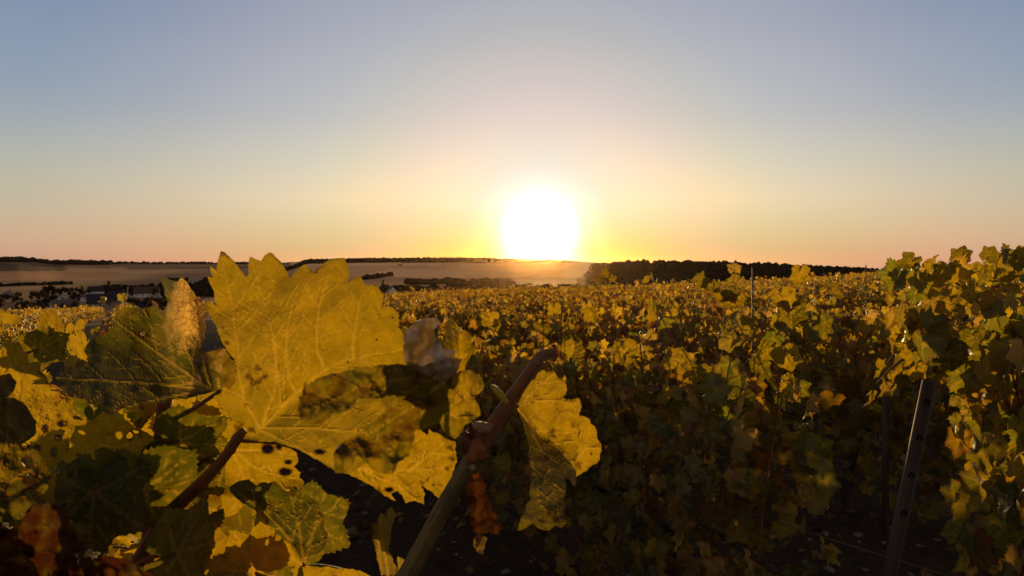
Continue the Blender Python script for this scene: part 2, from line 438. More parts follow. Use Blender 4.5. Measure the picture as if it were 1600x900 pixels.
# haze: thin evening dust lit from behind by the low sun
hz = MB(); hz.box(-9500, 9500, -9500, 9500, -300, 62)
M_HAZE = bpy.data.materials.new('evening haze'); M_HAZE.use_nodes = True
_t = M_HAZE.node_tree; _t.nodes.clear()
_v = _t.nodes.new('ShaderNodeVolumePrincipled'); _v.inputs['Density'].default_value = 6.5e-6; _v.inputs['Anisotropy'].default_value = .965
_v.inputs['Color'].default_value = (.98, .62, .30, 1)
_o = _t.nodes.new('ShaderNodeOutputMaterial'); _t.links.new(_v.outputs[0], _o.inputs['Volume'])
tag(hz.build('haze', M_HAZE, smooth=False), 'thin golden evening haze over the valley', kind='stuff')

# ------------------------------------------------------------------ far woods, hedges
ICO1 = bmesh.new(); bmesh.ops.create_icosphere(ICO1, subdivisions=1, radius=1)
ICO1V = [v.co.copy() for v in ICO1.verts]; ICO1F = [tuple(v.index for v in f.verts) for f in ICO1.faces]
ICO2 = bmesh.new(); bmesh.ops.create_icosphere(ICO2, subdivisions=2, radius=1)
ICO2V = [v.co.copy() for v in ICO2.verts]; ICO2F = [tuple(v.index for v in f.verts) for f in ICO2.faces]
ICO3 = bmesh.new(); bmesh.ops.create_icosphere(ICO3, subdivisions=3, radius=1)
ICO3V = [v.co.copy() for v in ICO3.verts]; ICO3F = [tuple(v.index for v in f.verts) for f in ICO3.faces]
def blob_tree(mb, x, y, z, w_, h_, fine=False):
    V, Fc = (ICO2V, ICO2F) if fine else (ICO1V, ICO1F)
    sd = random.random() * 90
    out = []
    for v in V:
        k = 1 + .42 * noise.noise((v.x * 1.7 + sd, v.y * 1.7, v.z * 1.7)) + .3 * noise.noise((v.x * 4 + sd, v.y * 4, v.z * 4))
        out.append((x + v.x * k * w_, y + v.y * k * w_, z + h_ * .5 + v.z * k * h_ * .55))
    mb.add(out, Fc)
def at_px(px, r):
    a = math.atan((px - 800) / F); return r * math.sin(a), r * math.cos(a)
def forest(name, label, px0, px1, r0, r1, n, h, mat, w_=.45, fine=False, fade=None, kind='stuff', cat=None, grow=None):
    mb = MB()
    for _ in range(n):
        px = random.uniform(px0, px1); r = random.uniform(r0, r1)
        if fade and random.random() > fade(px, (r - r0) / (r1 - r0)): continue
        x, y = at_px(px, r); hh = h * random.uniform(.7, 1.2) * (grow(px) if grow else 1)
        blob_tree(mb, x, y, ground_z(x, y) - 1.6, hh * w_ * random.uniform(.8, 1.3), hh, fine)
    o = mb.build(name, mat, smooth=False); tag(o, label, cat, kind=kind); return o
forest('woods', 'dark wood covering the hillside right of the sun', 900, 1460, 800, 1035, 3800, 7.2, M_WOOD, .5, grow=lambda px: .25 + .75 * smoothstep(895, 1000, px))
forest('woods', 'strip of wood along the ridge left of the sun', 446, 905, 1860, 2010, 2200, 7, M_WOOD, .7, grow=lambda px: 1 - .6 * smoothstep(760, 840, px))
forest('woods', 'bushes scattered along the far left plateau edge', -40, 175, 2950, 3200, 500, 11, M_WOOD, .9, fade=lambda px, t: .25 + .75 * (85 < px < 152 or px < 40))
forest('woods', 'thin scrub along the horizon above the village', 175, 450, 3050, 3200, 160, 7, M_WOOD, 1.0)
def hedge(label, pts, n, h, wd=.7, jit=4, mat=None):
    mb = MB()
    for i in range(n):
        t = (i + random.random()) / n * (len(pts) - 1); k = min(int(t), len(pts) - 2); t -= k
        px = pts[k][0] * (1 - t) + pts[k + 1][0] * t; r = pts[k][1] * (1 - t) + pts[k + 1][1] * t
        x, y = at_px(px, r); x += random.uniform(-jit, jit); y += random.uniform(-jit, jit)
        hh = h * random.uniform(.6, 1.2); blob_tree(mb, x, y, ground_z(x, y) - .6, hh * wd, hh, True)
    tag(mb.build('hedge', mat or M_WOOD, smooth=False), label, 'hedge')
hedge('dark hedge running up the tan field beyond the white house', [(566, 1120), (585, 1180), (608, 1260)], 26, 7)
hedge('low thicket in the valley fields left of the sun', [(640, 950), (670, 960), (705, 980)], 34, 7, .9, 9)
hedge('tallest thicket in the valley just left below the sun', [(700, 880), (745, 900), (800, 930)], 40, 9, .8, 9)
hedge('long dark hedge at the foot of the valley field', [(610, 800), (660, 790), (720, 800), (800, 815), (900, 830)], 70, 6, .9, 8)
hedge('dark hedge line across the far left fields', [(-60, 1280), (30, 1290), (106, 1390)], 90, 5, .8, 6)
hedge('thick tree belt behind the right end of the village', [(262, 760), (300, 740), (340, 735)], 40, 15, .5, 9, M_TREE)
hedge('bushy belt along the back of the village', [(160, 800), (200, 790), (262, 780)], 60, 9, .6, 9, M_TREE)

# ------------------------------------------------------------------ village trees
def crown_mesh(kind, n, seed):
    rnd = random.Random(seed); mb = MB()
    lobes = []
    if kind == 'round':
        for _ in range(9): lobes.append((Vector((rnd.uniform(-.28, .28), rnd.uniform(-.28, .28), rnd.uniform(.42, .82))), rnd.uniform(.14, .26)))
    elif kind == 'wide':
        for _ in range(10): lobes.append((Vector((rnd.uniform(-.5, .5), rnd.uniform(-.4, .4), rnd.uniform(.4, .75))), rnd.uniform(.15, .26)))
    elif kind == 'cone':
        for i in range(9):
            z = .15 + .1 * i; lobes.append((Vector((rnd.uniform(-.05, .05), rnd.uniform(-.05, .05), z)), .26 * (1.03 - z) + .02))
    else:
        for i in range(8):
            z = .2 + .1 * i; lobes.append((Vector((rnd.uniform(-.03, .03), rnd.uniform(-.03, .03), z)), .11 * (1.2 - abs(z - .5))))
    for i in range(n):
        c, r = rnd.choice(lobes)
        d = Vector((rnd.gauss(0, 1), rnd.gauss(0, 1), rnd.gauss(0, 1))).normalized() * r * rnd.random() ** .4
        p = c + d; s = rnd.uniform(.018, .045)
        a = Vector((rnd.gauss(0, 1), rnd.gauss(0, 1), rnd.gauss(0, 1))).normalized(); b = a.orthogonal().normalized()
        mb.add([p - a * s, p + b * s * .7, p + a * s, p - b * s * .7], [(0, 1, 2, 3)])
    for c, r in lobes: blob_tree(mb, c.x, c.y, c.z - r * .45, r * .62, r * 1.1)
    me = mb.build('crown', M_TREE, smooth=False); d = me.data; bpy.data.objects.remove(me); return d
def trunk_mesh():
    mb = MB(); mb.tube([(0, 0, -.02), (.01, 0, .2), (-.01, .01, .45), (0, 0, .7)], [.035, .026, .02, .008], 7)
    for a in (0.4, 2.3, 4.4): mb.tube([(0, 0, .35), (.12 * math.cos(a), .12 * math.sin(a), .55)], [.013, .005], 5)
    me = mb.build('trunk', M_TRUNK); d = me.data; bpy.data.objects.remove(me); return d
TRUNK = trunk_mesh()
CROWN = {k: [crown_mesh(k, 520, s) for s in ss] for k, ss in {'round': (1, 2, 3), 'wide': (4, 5), 'cone': (6,), 'poplar': (7,)}.items()}
CROWN_O = {}
def tree(px, r, h, kind, label, group=None, orange=False):
    x, y = at_px(px, r); e = empty('tree', (x, y, ground_z(x, y) - .1), random.uniform(0, 6.28)); e.scale = (h, h, h)
    tag(e, label, 'tree', group)
    t = bpy.data.objects.new('trunk', TRUNK); COL.objects.link(t); t.parent = e
    me = random.choice(CROWN[kind])
    if orange:
        if me.name not in CROWN_O:
            m2 = me.copy(); m2.materials.clear(); m2.materials.append(M_TREE_O); CROWN_O[me.name] = m2
        me = CROWN_O[me.name]
    c = bpy.data.objects.new('crown', me); COL.objects.link(c); c.parent = e
RV = lambda y: (CAMZ - VAL) * F / (y - 410)          # distance of valley ground seen at photo row y
tree(75, RV(460), 13.5, 'round', 'largest round dark tree among the left village roofs')
tree(58, RV(463), 10, 'wide', 'spreading tree left of the largest round village tree')
tree(107, RV(459), 12, 'wide', 'broad dark tree left of the dark roofed white house')
tree(128, RV(458), 11, 'poplar', 'rust coloured narrow tree left of the dark roofed white house', orange=True)
tree(170, RV(456), 15, 'poplar', 'tall narrow rust coloured poplar rising above the village roofs', orange=True)
tree(204, RV(476), 9.5, 'wide', 'low dark tree in front of the pale gabled houses')
tree(240, RV(477), 8, 'round', 'small dark tree below the grey gabled house')
tree(598, RV(462), 15.5, 'cone', 'pointed dark conifer beside the small white house')
tree(585, RV(455), 8, 'round', 'low round tree left of the pointed conifer')
tree(628, RV(458), 9, 'wide', 'spreading tree right of the small white house')
tree(640, RV(456), 8, 'wide', 'second spreading tree right of the small white house')
tree(625, 1650, 8, 'wide', 'lone dark tree in the pale field on the hill')
tree(1010, 1010, 9, 'round', 'tree standing out on the dark wooded skyline', )
for i in range(44):
    y = random.uniform(458, 484); px = random.uniform(-40, 130) if i < 26 else random.uniform(130, 335)
    tree(px, RV(y), random.uniform(6.5, 11), random.choice(['round', 'wide', 'wide']), 'dark leafy garden tree filling the gaps between village houses', 'garden trees between the village houses')

# ------------------------------------------------------------------ houses
def house(px, yb, wpx, hw, hr, wall, roof, label, gable=False, rz=0.0, depth=None, chim=True, nwin=2):
    r = RV(yb); k = r / F; x, y = at_px(px, r)
    W, H, RH = wpx * k, hw * k, hr * k; D = depth or 8.0
    e = empty('house', (x, y, ground_z(x, y)), -math.atan2(x, y) + rz); tag(e, label, 'house')
    m = MB(); m.box(-W / 2, W / 2, -D / 2, D / 2, -1, H)
    o = .35
    if gable:   # gable faces the camera
        m.add([(-W / 2, -D / 2, H), (W / 2, -D / 2, H), (0, -D / 2, H + RH), (-W / 2, D / 2, H), (W / 2, D / 2, H), (0, D / 2, H + RH)], [(0, 1, 2), (4, 3, 5)])
    else:
        m.add([(-W / 2, -D / 2, H), (-W / 2, D / 2, H), (-W / 2, 0, H + RH), (W / 2, -D / 2, H), (W / 2, D / 2, H), (W / 2, 0, H + RH)], [(1, 0, 2), (3, 4, 5)])
    m.build('wall', wall, e, smooth=False)
    rf = MB(); t = .22
    def slab(a, b, c, d):
        n = (Vector(b) - Vector(a)).cross(Vector(d) - Vector(a)).normalized() * t
        lo = [Vector(q) + Vector((0, 0, .04)) for q in (a, b, c, d)]; hi = [q + n for q in lo]
        rf.add(lo + hi, [(3, 2, 1, 0), (4, 5, 6, 7), (0, 1, 5, 4), (1, 2, 6, 5), (2, 3, 7, 6), (3, 0, 4, 7)])
    if gable:
        f_ = o / (W / 2) * RH
        slab((-W / 2 - o, -D / 2 - o, H - f_), (0, -D / 2 - o, H + RH), (0, D / 2 + o, H + RH), (-W / 2 - o, D / 2 + o, H - f_))
        rf.v[-8:] = [v for v in rf.v[-8:]]
        slab((0, -D / 2 - o, H + RH), (W / 2 + o, -D / 2 - o, H - f_), (W / 2 + o, D / 2 + o, H - f_), (0, D / 2 + o, H + RH))
    else:
        f_ = o / (D / 2) * RH
        slab((-W / 2 - o, -D / 2 - o, H - f_), (W / 2 + o, -D / 2 - o, H - f_), (W / 2 + o, 0, H + RH), (-W / 2 - o, 0, H + RH))
        slab((-W / 2 - o, 0, H + RH), (W / 2 + o, 0, H + RH), (W / 2 + o, D / 2 + o, H - f_), (-W / 2 - o, D / 2 + o, H - f_))
    ro = rf.build('roof', roof, e, smooth=False)
    if chim:
        c = MB(); cx = 0.3 * W if not gable else .1 * W; c.box(cx - .35, cx + .35, -.3, .3, H + RH * .6, H + RH + .9); c.build('chimney', M_BRICK, ro, smooth=False)
    for i in range(nwin):
        wx = (-W / 2 + W * (i + .5) / nwin); q = MB(); hh = min(1.3, H * .5)
        q.box(wx - .5, wx + .5, -D / 2 - .05, -D / 2 + .05, H * .5 - hh / 2, H * .5 + hh / 2); q.build('window', M_GLASS, e, smooth=False)
house(13, 457, 18, 5, 6, M_PLASTER2, M_GREYROOF, 'grey gabled house at the far left of the village', True)
house(87, 461, 9, 6, 4, M_WHITE, M_GREYROOF, 'small pale gabled house above the long grey roof', True, nwin=1)
house(97, 461, 8, 6, 3.5, M_PLASTER, M_GREYROOF, 'narrow pale house joined to the small gabled one', True, nwin=1, chim=False)
house(93, 469, 40, 3, 6, M_PLASTER2, M_GREYROOF, 'long low building with a grey roof below two pale gables', chim=False, nwin=5)
house(127, 462, 14, 5, 4, M_WHITE, M_GREYROOF, 'pale cottage between the broad tree and the dark roofed house')
house(149, 457, 18, 8, 6.5, M_WHITE, M_SLATE, 'tall white house with a steep dark roof', rz=.25)
house(156, 470, 32, 5, 12, M_PLASTER2, M_SLATE, 'barn with a big dark slate roof in front of the white house', nwin=3, depth=14)
house(184, 466, 24, 4, 13, M_PLASTER2, M_SLATE, 'house with a broad slate roof right of the barn', depth=13)
house(199, 466, 15, 7, 6, M_PLASTER, M_GREYROOF, 'pale gabled house between the two darkest roofs', True)
house(229, 459, 32, 6, 9, M_WHITE, M_TILE, 'long pale house under a dark brown roof', rz=-.2, nwin=4)
house(244, 468, 16, 8, 7, M_PLASTER2, M_GREYROOF, 'grey gabled house before the long brown roofed one', True)
house(230, 476, 24, 4, 8, M_PLASTER2, M_SLATE, 'lowest roof at the vineyard edge below the gabled houses', depth=10)
house(250, 451, 7, 4, 2.5, M_WHITE, M_TILE, 'tiny white house at the back of the village', nwin=1, chim=False)
house(309, 455, 18, 4, 9, M_PLASTER, M_SLATE, 'dark roofed house seen between the two big foreground leaves')
house(72, 476, 26, 3, 5, M_PLASTER2, M_GREYROOF, 'low shed roof below the largest round tree', chim=False, depth=7)
house(612, 460, 13, 6, 6, M_WHITE, M_GREYROOF, 'small white house beside the pointed conifer', True, rz=.3)

# ------------------------------------------------------------------ grape leaves
LOBE = [(0, 1.0), (7, .91), (18, .80), (28, .70), (42, .80), (50, .90), (54, .94), (59, .88), (70, .76), (84, .66), (98, .72), (108, .79), (113, .82), (119, .76), (132, .70), (150, .65), (164, .55), (174, .28), (180, .09)]
def lobe_r(deg, teeth=1.0, n=11.0, ph=0.0):
    d = abs(deg); r = interp(d, LOBE)
    s = (d / 180 * n * 2 + ph) % 1.0
    return r * (1 + teeth * (.055 - .15 * abs(s - .4)) * (0 if d > 170 else 1))
def leaf_template(nout, rings):
    """flat unit leaf: junction at the origin, tip along +Y. returns verts, tris, vein, edge"""
    v = [(0, 0)]; vein = [1.0]; edge = [0.0]
    degs = [-180 + 360 * (i + .5) / nout for i in range(nout)]
    for k, q in enumerate(rings):
        for i, dg in enumerate(degs):
            rr = lobe_r(dg, 0) * q
            if q > .95 and nout > 10 and abs(dg) < 168: rr *= 1.075 if i % 2 else .935
            v.append((rr * math.sin(R(dg)), rr * math.cos(R(dg))))
            near = min(abs(abs(dg) - a) for a in (0, 54, 113))
            vein.append(max(0, 1 - near / 6.5) * (1 - .6 * q)); edge.append(1.0 if q > .95 else 0.0)
    f = []
    for i in range(nout - 1): f.append((0, 1 + i + 1, 1 + i))
    for k in range(len(rings) - 1):
        a, b = 1 + k * nout, 1 + (k + 1) * nout
        for i in range(nout - 1): f.append((a + i, a + i + 1, b + i + 1, b + i))
    return np.array(v), f, np.array(vein), np.array(edge)
T_HI = leaf_template(62, (.35, .7, 1.0)); T_MED = leaf_template(36, (.5, 1.0)); T_LOW = leaf_template(13, (1.0,)); T_MIN = leaf_template(7, (1.0,))

class LeafBag:
    """many small leaves gathered into one foliage mesh"""
    def __init__(s): s.V = []; s.F = []; s.A = []; s.U = []; s.n = 0
    def add(s, T, J, tip, nrm, size, yel, brn, dry, rnd, curl=1.0):
        v, f, vein, edge = T
        y = Vector(tip).normalized(); z = Vector(nrm); z = (z - y * z.dot(y))
        if z.length < 1e-3: z = y.orthogonal()
        z.normalize(); x = y.cross(z)
        px, py = v[:, 0], v[:, 1]
        r2 = px * px + py * py
        ph = rnd.uniform(0, 6.28)
        h = curl * (rnd.uniform(-.4, .2) * r2 + rnd.uniform(-.2, .6) * np.abs(px) + rnd.uniform(-.4, .15) * py * np.abs(py) + .09 * np.sin(7 * px + ph) * np.cos(6 * py + ph) + rnd.uniform(-.3, .3) * px * py)
        B = np.array([x, y, z])
        pts = (np.stack([px, py, h], 1) * size) @ B + np.array(J)
        s.V.append(pts); s.F += [tuple(i + s.n for i in q) for q in f]
        a = np.empty((len(v), 4), np.float32)
        spread = rnd.uniform(-.45, .45)
        a[:, 0] = np.clip(yel + spread * r2 * (1 if rnd.random() < .5 else -1), 0, 1)
        a[:, 1] = np.clip(brn + edge * rnd.choice((0, 0, .25, .7)), 0, 1); a[:, 2] = vein * .9; a[:, 3] = dry
        s.A.append(a); s.U.append(np.stack([px + ph * 7, py + ph * 3], 1)); s.n += len(v)
    def build(s, name, mat, parent=None):
        return mesh_obj(name, np.concatenate(s.V), s.F, mat, parent, True, attrs={'leaf': np.concatenate(s.A)}, uv=np.concatenate(s.U))
def leaf_hue(rnd, high=.5, rust=0.0):  # rust: share of leaves with warm sun glow painted into their colour
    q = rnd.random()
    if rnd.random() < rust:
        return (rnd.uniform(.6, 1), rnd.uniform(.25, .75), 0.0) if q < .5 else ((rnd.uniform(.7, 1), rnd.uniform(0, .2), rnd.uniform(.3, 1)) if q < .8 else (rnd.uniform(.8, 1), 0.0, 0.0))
    if q < .20 + .20 * high: return rnd.uniform(.55, 1.0), 0.0 if rnd.random() < .75 else rnd.uniform(.1, .4), 0.0
    if q < .82: return rnd.uniform(0, .45), 0.0, 0.0
    if q < .92: return rnd.uniform(.4, 1), rnd.uniform(.5, 1), 0.0
    return rnd.uniform(.5, 1), rnd.uniform(0, .3), rnd.uniform(.5, 1)

def make_vine(seed, T, nfill, lod, rust=0.0):
    """one trellised grapevine; x runs along the row. returns mesh datas for trunk, cane, foliage"""
    rnd = random.Random(seed); bag = LeafBag(); cm = MB(); tm = MB()
    b = [Vector((0, 0, -.06)), Vector((rnd.uniform(-.04, .04), rnd.uniform(-.03, .03), .2)), Vector((rnd.uniform(-.05, .05), 0, .42)), Vector((.08, 0, .52))]
    p = bez(b, 4); tm.tube(p, [.028 - .010 * i / len(p) for i in range(len(p))], 8, wob=.5, seed=seed)
    p = bez([Vector((.0, 0, .45)), Vector((.2, .01, .52)), Vector((.52, 0, .5))], 4); tm.tube(p, .012, 6, wob=.4)
    p = bez([Vector((.0, 0, .44)), Vector((-.2, -.01, .51)), Vector((-.5, 0, .5))], 4); tm.tube(p, .012, 6, wob=.4)
    nsh = 9 if lod < 2 else 5
    for i in range(nsh):
        x0 = -.5 + 1.02 * (i + rnd.uniform(.2, .8)) / nsh
        top = rnd.choice((1.08, 1.14, 1.18, 1.20, 1.25, 1.34)) + rnd.uniform(-.04, .04)
        pts = bez([Vector((x0, 0, .5)), Vector((x0 + rnd.uniform(-.05, .05), rnd.uniform(-.08, .08), .75)), Vector((x0 + rnd.uniform(-.1, .1), rnd.uniform(-.1, .1), 1.0)),
                   Vector((x0 + rnd.uniform(-.16, .16), rnd.uniform(-.13, .13), top))], 5)
        cm.tube(pts, [.0048 - .003 * k / len(pts) for k in range(len(pts))], 5 if lod < 2 else 3)
        nn = 13 if lod < 2 else 9
        for k in range(nn):
            t = (k + .5) / nn * (len(pts) - 1.01); a = int(t); q = pts[a].lerp(pts[a + 1], t - a)
            side = 1 if (k + i) % 2 else -1
            an = rnd.gauss(0, .7)
            o = Vector((math.sin(an), side * math.cos(an), 0)); pl = rnd.uniform(.03, .09)
            J = q + o * pl + Vector((0, 0, rnd.uniform(-.01, .04)))
            if lod < 2: cm.tube([q, q.lerp(J, .5) + Vector((0, 0, .012)), J], .0014, 4)
            hf = k / nn; sz = rnd.uniform(.036, .060) * (1 - .35 * max(0, hf - .6) / .4)
            y_, b_, d_ = leaf_hue(rnd, hf, rust)
            bag.add(T, J, o * rnd.uniform(-.2, .9) + Vector((rnd.gauss(0, .45), rnd.gauss(0, .3), -1 + rnd.uniform(0, .9))), o * 1.0 + Vector((rnd.gauss(0, .6), rnd.gauss(0, .6), rnd.uniform(-.1, 1.0))), sz, y_, b_, d_, rnd, (1.5, 1.6, 1.7)[lod])
    for i in range(nfill):
        z = .16 + .94 * rnd.random() ** .85; side = rnd.choice((-1, 1))
        J = Vector((rnd.uniform(-.56, .56), side * rnd.uniform(.05, .23), z))
        an = rnd.gauss(0, .6); o = Vector((math.sin(an), side * math.cos(an), 0))
        y_, b_, d_ = leaf_hue(rnd, (z - .3) * .9, rust)
        bag.add(T, J, o * rnd.uniform(-.1, .7) + Vector((rnd.gauss(0, .5), rnd.gauss(0, .3), -1)), o + Vector((rnd.gauss(0, .6), rnd.gauss(0, .6), rnd.uniform(0, .9))), rnd.uniform(.036, .062) * (1, .95, .92)[lod], y_, b_, d_, rnd, (1.5, 1.6, 1.7)[lod])
    res = []
    for ob in (tm.build('trunk', M_TRUNK), cm.build('canes', M_CANE_R), bag.build('foliage', M_LEAF)):
        res.append(ob.data); bpy.data.objects.remove(ob)
    return res
V_NEAR = [make_vine(100 + i, T_HI, 500, 0) for i in range(5)]
V_MID = [make_vine(200 + i, T_MED, 400, 1, .05) for i in range(5)]
V_FAR = [make_vine(300 + i, T_LOW, 240, 2, .1) for i in range(5)]
GLOW_NEAR = [make_vine(400 + i, T_HI, 500, 0, .35) for i in range(3)]  # orange-tinted copies: glare below the sun put into the leaf colour
GLOW_MID = [make_vine(500 + i, T_MED, 400, 1, .6) for i in range(5)]
GLOW_FAR = [make_vine(600 + i, T_LOW, 240, 2, .65) for i in range(5)]

UROW = Vector((-.468, .884, 0)); NROW = Vector((.884, .468, 0)); ROWZ = math.atan2(.884, -.468)
def row_pt(k, s):
    p = NROW * (.01 + 1.8 * k) + UROW * s; p.z = ground_z(p.x, p.y); return p
spots = []
for k in range(-22, 44):
    s = -40 + (k * .37) % 1.05
    while s < 95:
        p = row_pt(k, s)
        s += 1.05
        if p.y < .9 or p.y > 74: continue
        px = 800 + F * p.x / p.y; m = F * .62 / p.y
        if px < -m or px > 1600 + m: continue
        if math.hypot(p.x, p.y) > 72: continue
        if k == 0 and p.y < 1.55: continue
        if k == 1: continue
        spots.append((p.y, k, p))
for Y in (1.40, 2.74, 3.58, 4.44, 5.4, 6.3, 7.25, 8.2, 9.1, 10.05, 11, 12, 13, 14):      # row beyond the aisle, with a gap at the leaning stake
    x = (.01 + 1.8 - .468 * Y) / .884; spots.append((Y, 1, Vector((x, Y, ground_z(x, Y)))))
spots.sort(key=lambda t: t[0])
NEAR1 = {0: 'big grapevine at the right edge beside the leaning stake', 1: 'dark leafy grapevine just left of the leaning stake', 2: 'grapevine behind the hanging yellow leaf, second left of the leaning stake',
         3: 'grapevine in the row beyond the aisle, third left of the leaning stake', 4: 'grapevine in the row beyond the aisle, fourth left of the leaning stake', 5: 'grapevine below the sun, fifth left of the leaning stake'}
NEAR0 = {0: 'nearest grapevine behind the big foreground leaves on the left', 1: 'second grapevine behind the big foreground leaves on the left'}
n1 = n0 = 0; far_pts = []; ROW1 = []; rv = random.Random(5)
for i, (Y, k, p) in enumerate(spots):
    if i >= 296: far_pts.append(p); continue
    lab, grp = None, None
    if k == 1:
        lab = NEAR1.get(n1); n1 += 1
        if lab is None: lab, grp = 'grapevine further along the row beyond the bare aisle', 'far grapevines of the row beyond the aisle'
    elif k == 0:
        lab = NEAR0.get(n0); n0 += 1
        if lab is None: lab, grp = 'grapevine further along the nearest row, beyond the big leaves', 'far grapevines of the nearest row'
    elif k > 1: lab, grp = 'gold green grapevine in the rows behind the leaning stake row', 'grapevines of the rows behind the leaning stake'
    else: lab, grp = 'gold green grapevine on the slope above the village', 'grapevines on the slope above the village'
    px = 800 + F * p.x / p.y; rusty = rv.random() < smoothstep(480, 620, px) * (.2 + .8 * smoothstep(1220, 950, px)) and not (k == 1 and px > 1150)  # tinted copies go towards the sun, in place of its glow
    src = ((GLOW_NEAR if rusty else V_NEAR) if Y < 4.2 else ((GLOW_MID if rusty else V_MID) if Y < 11 else (GLOW_FAR if rusty else V_FAR)))
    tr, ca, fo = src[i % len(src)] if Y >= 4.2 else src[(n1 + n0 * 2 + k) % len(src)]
    e = empty('grapevine', p, ROWZ + (math.pi if rv.random() < .5 else 0) + rv.uniform(-.12, .12)); q = rv.uniform(.93, 1.07); e.scale = (q * rv.uniform(.95, 1.1), q, q)
    if k == 1 and n1 == 1: e.scale.x = .66
    if k == 0 and n0 == 1: e.scale.z *= .90
    if k == 1: ROW1.append(e)
    tag(e, lab, 'grapevine', grp)
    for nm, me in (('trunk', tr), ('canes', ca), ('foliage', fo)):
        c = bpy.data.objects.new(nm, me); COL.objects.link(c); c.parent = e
fb = LeafBag(); rf_ = random.Random(8)
for p in far_pts:
    for j in range(46):
        al = rf_.uniform(-.56, .56); z = .55 + .72 * rf_.random() ** .7
        J = p + UROW * al + NROW * rf_.uniform(-.2, .2) + Vector((0, 0, z + (.12 if rf_.random() < .08 else 0)))
        y_, b_, d_ = leaf_hue(rf_, .6, .45)  # orange share here also stands in for the sun glow
        fb.add(T_MIN, J, (rf_.gauss(0, .5), rf_.gauss(0, .5), -1), (rf_.gauss(0, 1), rf_.gauss(0, 1), rf_.gauss(.3, .5)), rf_.uniform(.055, .085), y_, b_, d_, rf_, .8)
if far_pts: tag(fb.build('distant_vineyard', M_LEAF), 'mass of gold lit vine tops on the far part of the slope', 'vineyard', kind='stuff')
print('VINES', len(spots), 'far', len(far_pts))

# ------------------------------------------------------------------ stakes and wires
def hooked_stake(p_top, p_low, label):
    a = Vector(p_top); d = (Vector(p_low) - a).normalized()
    L_ = (a.z - ground_z(*(a + d * .9).xy) + .05) / -d.z
    e = empty('vineyard_stake', a + d * (L_ - .03)); tag(e, label, 'stake')
    e.rotation_euler = (-d).to_track_quat('Z', 'Y').to_euler()
    m = MB(); n = 20; ro, ri = .0182, .0145; vs = []; H = L_ - .0
    for z in (-.1, H):
        for rr in (ro, ri):
            for k in range(n): vs.append((rr * math.cos(6.2832 * k / n), rr * math.sin(6.2832 * k / n), z))
    fs = []
    for k in range(n):
        k2 = (k + 1) % n
        fs += [(k, k2, 2 * n + k2, 2 * n + k), (n + k2, n + k, 3 * n + k, 3 * n + k2), (2 * n + k, 2 * n + k2, 3 * n + k2, 3 * n + k)]
    m.add(vs, fs); m.build('shaft', M_STEEL_, e)
    # wire hooks facing the camera
    inv = e.rotation_euler.to_matrix().inverted(); v = inv @ (CAM - e.location); ca = math.atan2(v.y, v.x) + .2
    for z in (.058, .158, .262, .368):
        h = MB(); pts = []
        for j in range(9):
            t = math.pi * (-.15 + 1.3 * j / 8)
            pts.append(((ro + .002) * math.cos(ca + .33 * math.cos(t)), (ro + .002) * math.sin(ca + .33 * math.cos(t)), H - z + .009 * math.sin(t)))
        h.tube(pts, .0026, 6); h.build('hook', M_DARK_, e)
    return e
hooked_stake(P(1449, 612, 2.0), P(1390, 900, 2.0), 'leaning hollow steel stake with dark hooks in the row gap')
def stake(px, ytop, d, label, grp=None, rad=.016):
    t = P(px, ytop, d); g = ground_z(t.x, t.y)
    m = MB(); m.tube([(t.x + .02, t.y, g - .15), t], rad, 8)
    o = m.build('vineyard_stake', M_STEEL_); tag(o, label, 'stake', grp)
stake(1383, 615, 3.7, 'thin dark stake behind the leaning stake')
stake(1176, 418, 4.4, 'thin upright stake rising above the vines against the dark wood', rad=.005)
stake(1353, 414, 7.5, 'short stake tip above the vines near the end of the wood', rad=.005)
stake(243, 640, 2.0, 'dark stake hidden behind the green foreground leaf', rad=.012)
def wire(k, z, Y0, Y1, label, sag=.01):
    pts = []
    for i in range(13):
        Y = Y0 + (Y1 - Y0) * i / 12; x = (.01 + 1.8 * k - .468 * Y) / .884
        pts.append((x, Y, ground_z(x, Y) + z - sag * math.sin(math.pi * ((i * 3) % 12) / 12)))
    m = MB(); m.tube(pts, .0016, 5); tag(m.build('trellis_wire', M_WIRE_), label, 'wire')
wire(1, .60, 1.0, 13, 'upper rusty trellis wire passing the leaning stake')
wire(1, .22, 1.0, 13, 'low slack trellis wire near the soil by the leaning stake', .04)
wire(2, .66, 2.0, 16, 'trellis wire of the row behind the leaning stake')

# ------------------------------------------------------------------ the near grapevine that fills the lower left
HB = Vector((-.13, .46, 0)); HB.z = ground_z(HB.x, HB.y)
HERO = empty('grapevine', HB); tag(HERO, 'closest grapevine with big backlit yellow leaves and cut canes', 'grapevine')
def to_child(o, parent=HERO):
    o.parent = parent
    o.matrix_parent_inverse = Matrix.LocRotScale(parent.location, parent.rotation_euler, parent.scale).inverted()
    return o
def in_poly(x, y, poly):
    c = False; n = len(poly); j = n - 1
    for i in range(n):
        (xi, yi), (xj, yj) = poly[i], poly[j]
        if (yi > y) != (yj > y) and x < (xj - xi) * (y - yi) / (yj - yi) + xi: c = not c
        j = i
    return c
def seg_dist(pts, segs):
    """distance from every point to the nearest of many segments, with a weight per segment: returns max of falloff"""
    out = np.zeros(len(pts))
    for (ax, ay, bx, by, wd) in segs:
        dx, dy = bx - ax, by - ay; L2 = dx * dx + dy * dy + 1e-9
        t = np.clip(((pts[:, 0] - ax) * dx + (pts[:, 1] - ay) * dy) / L2, 0, 1)
        d = np.hypot(pts[:, 0] - ax - t * dx, pts[:, 1] - ay - t * dy)
        out = np.maximum(out, np.exp(-(d / wd) ** 2) * min(1, .45 + wd * .2))
    return out
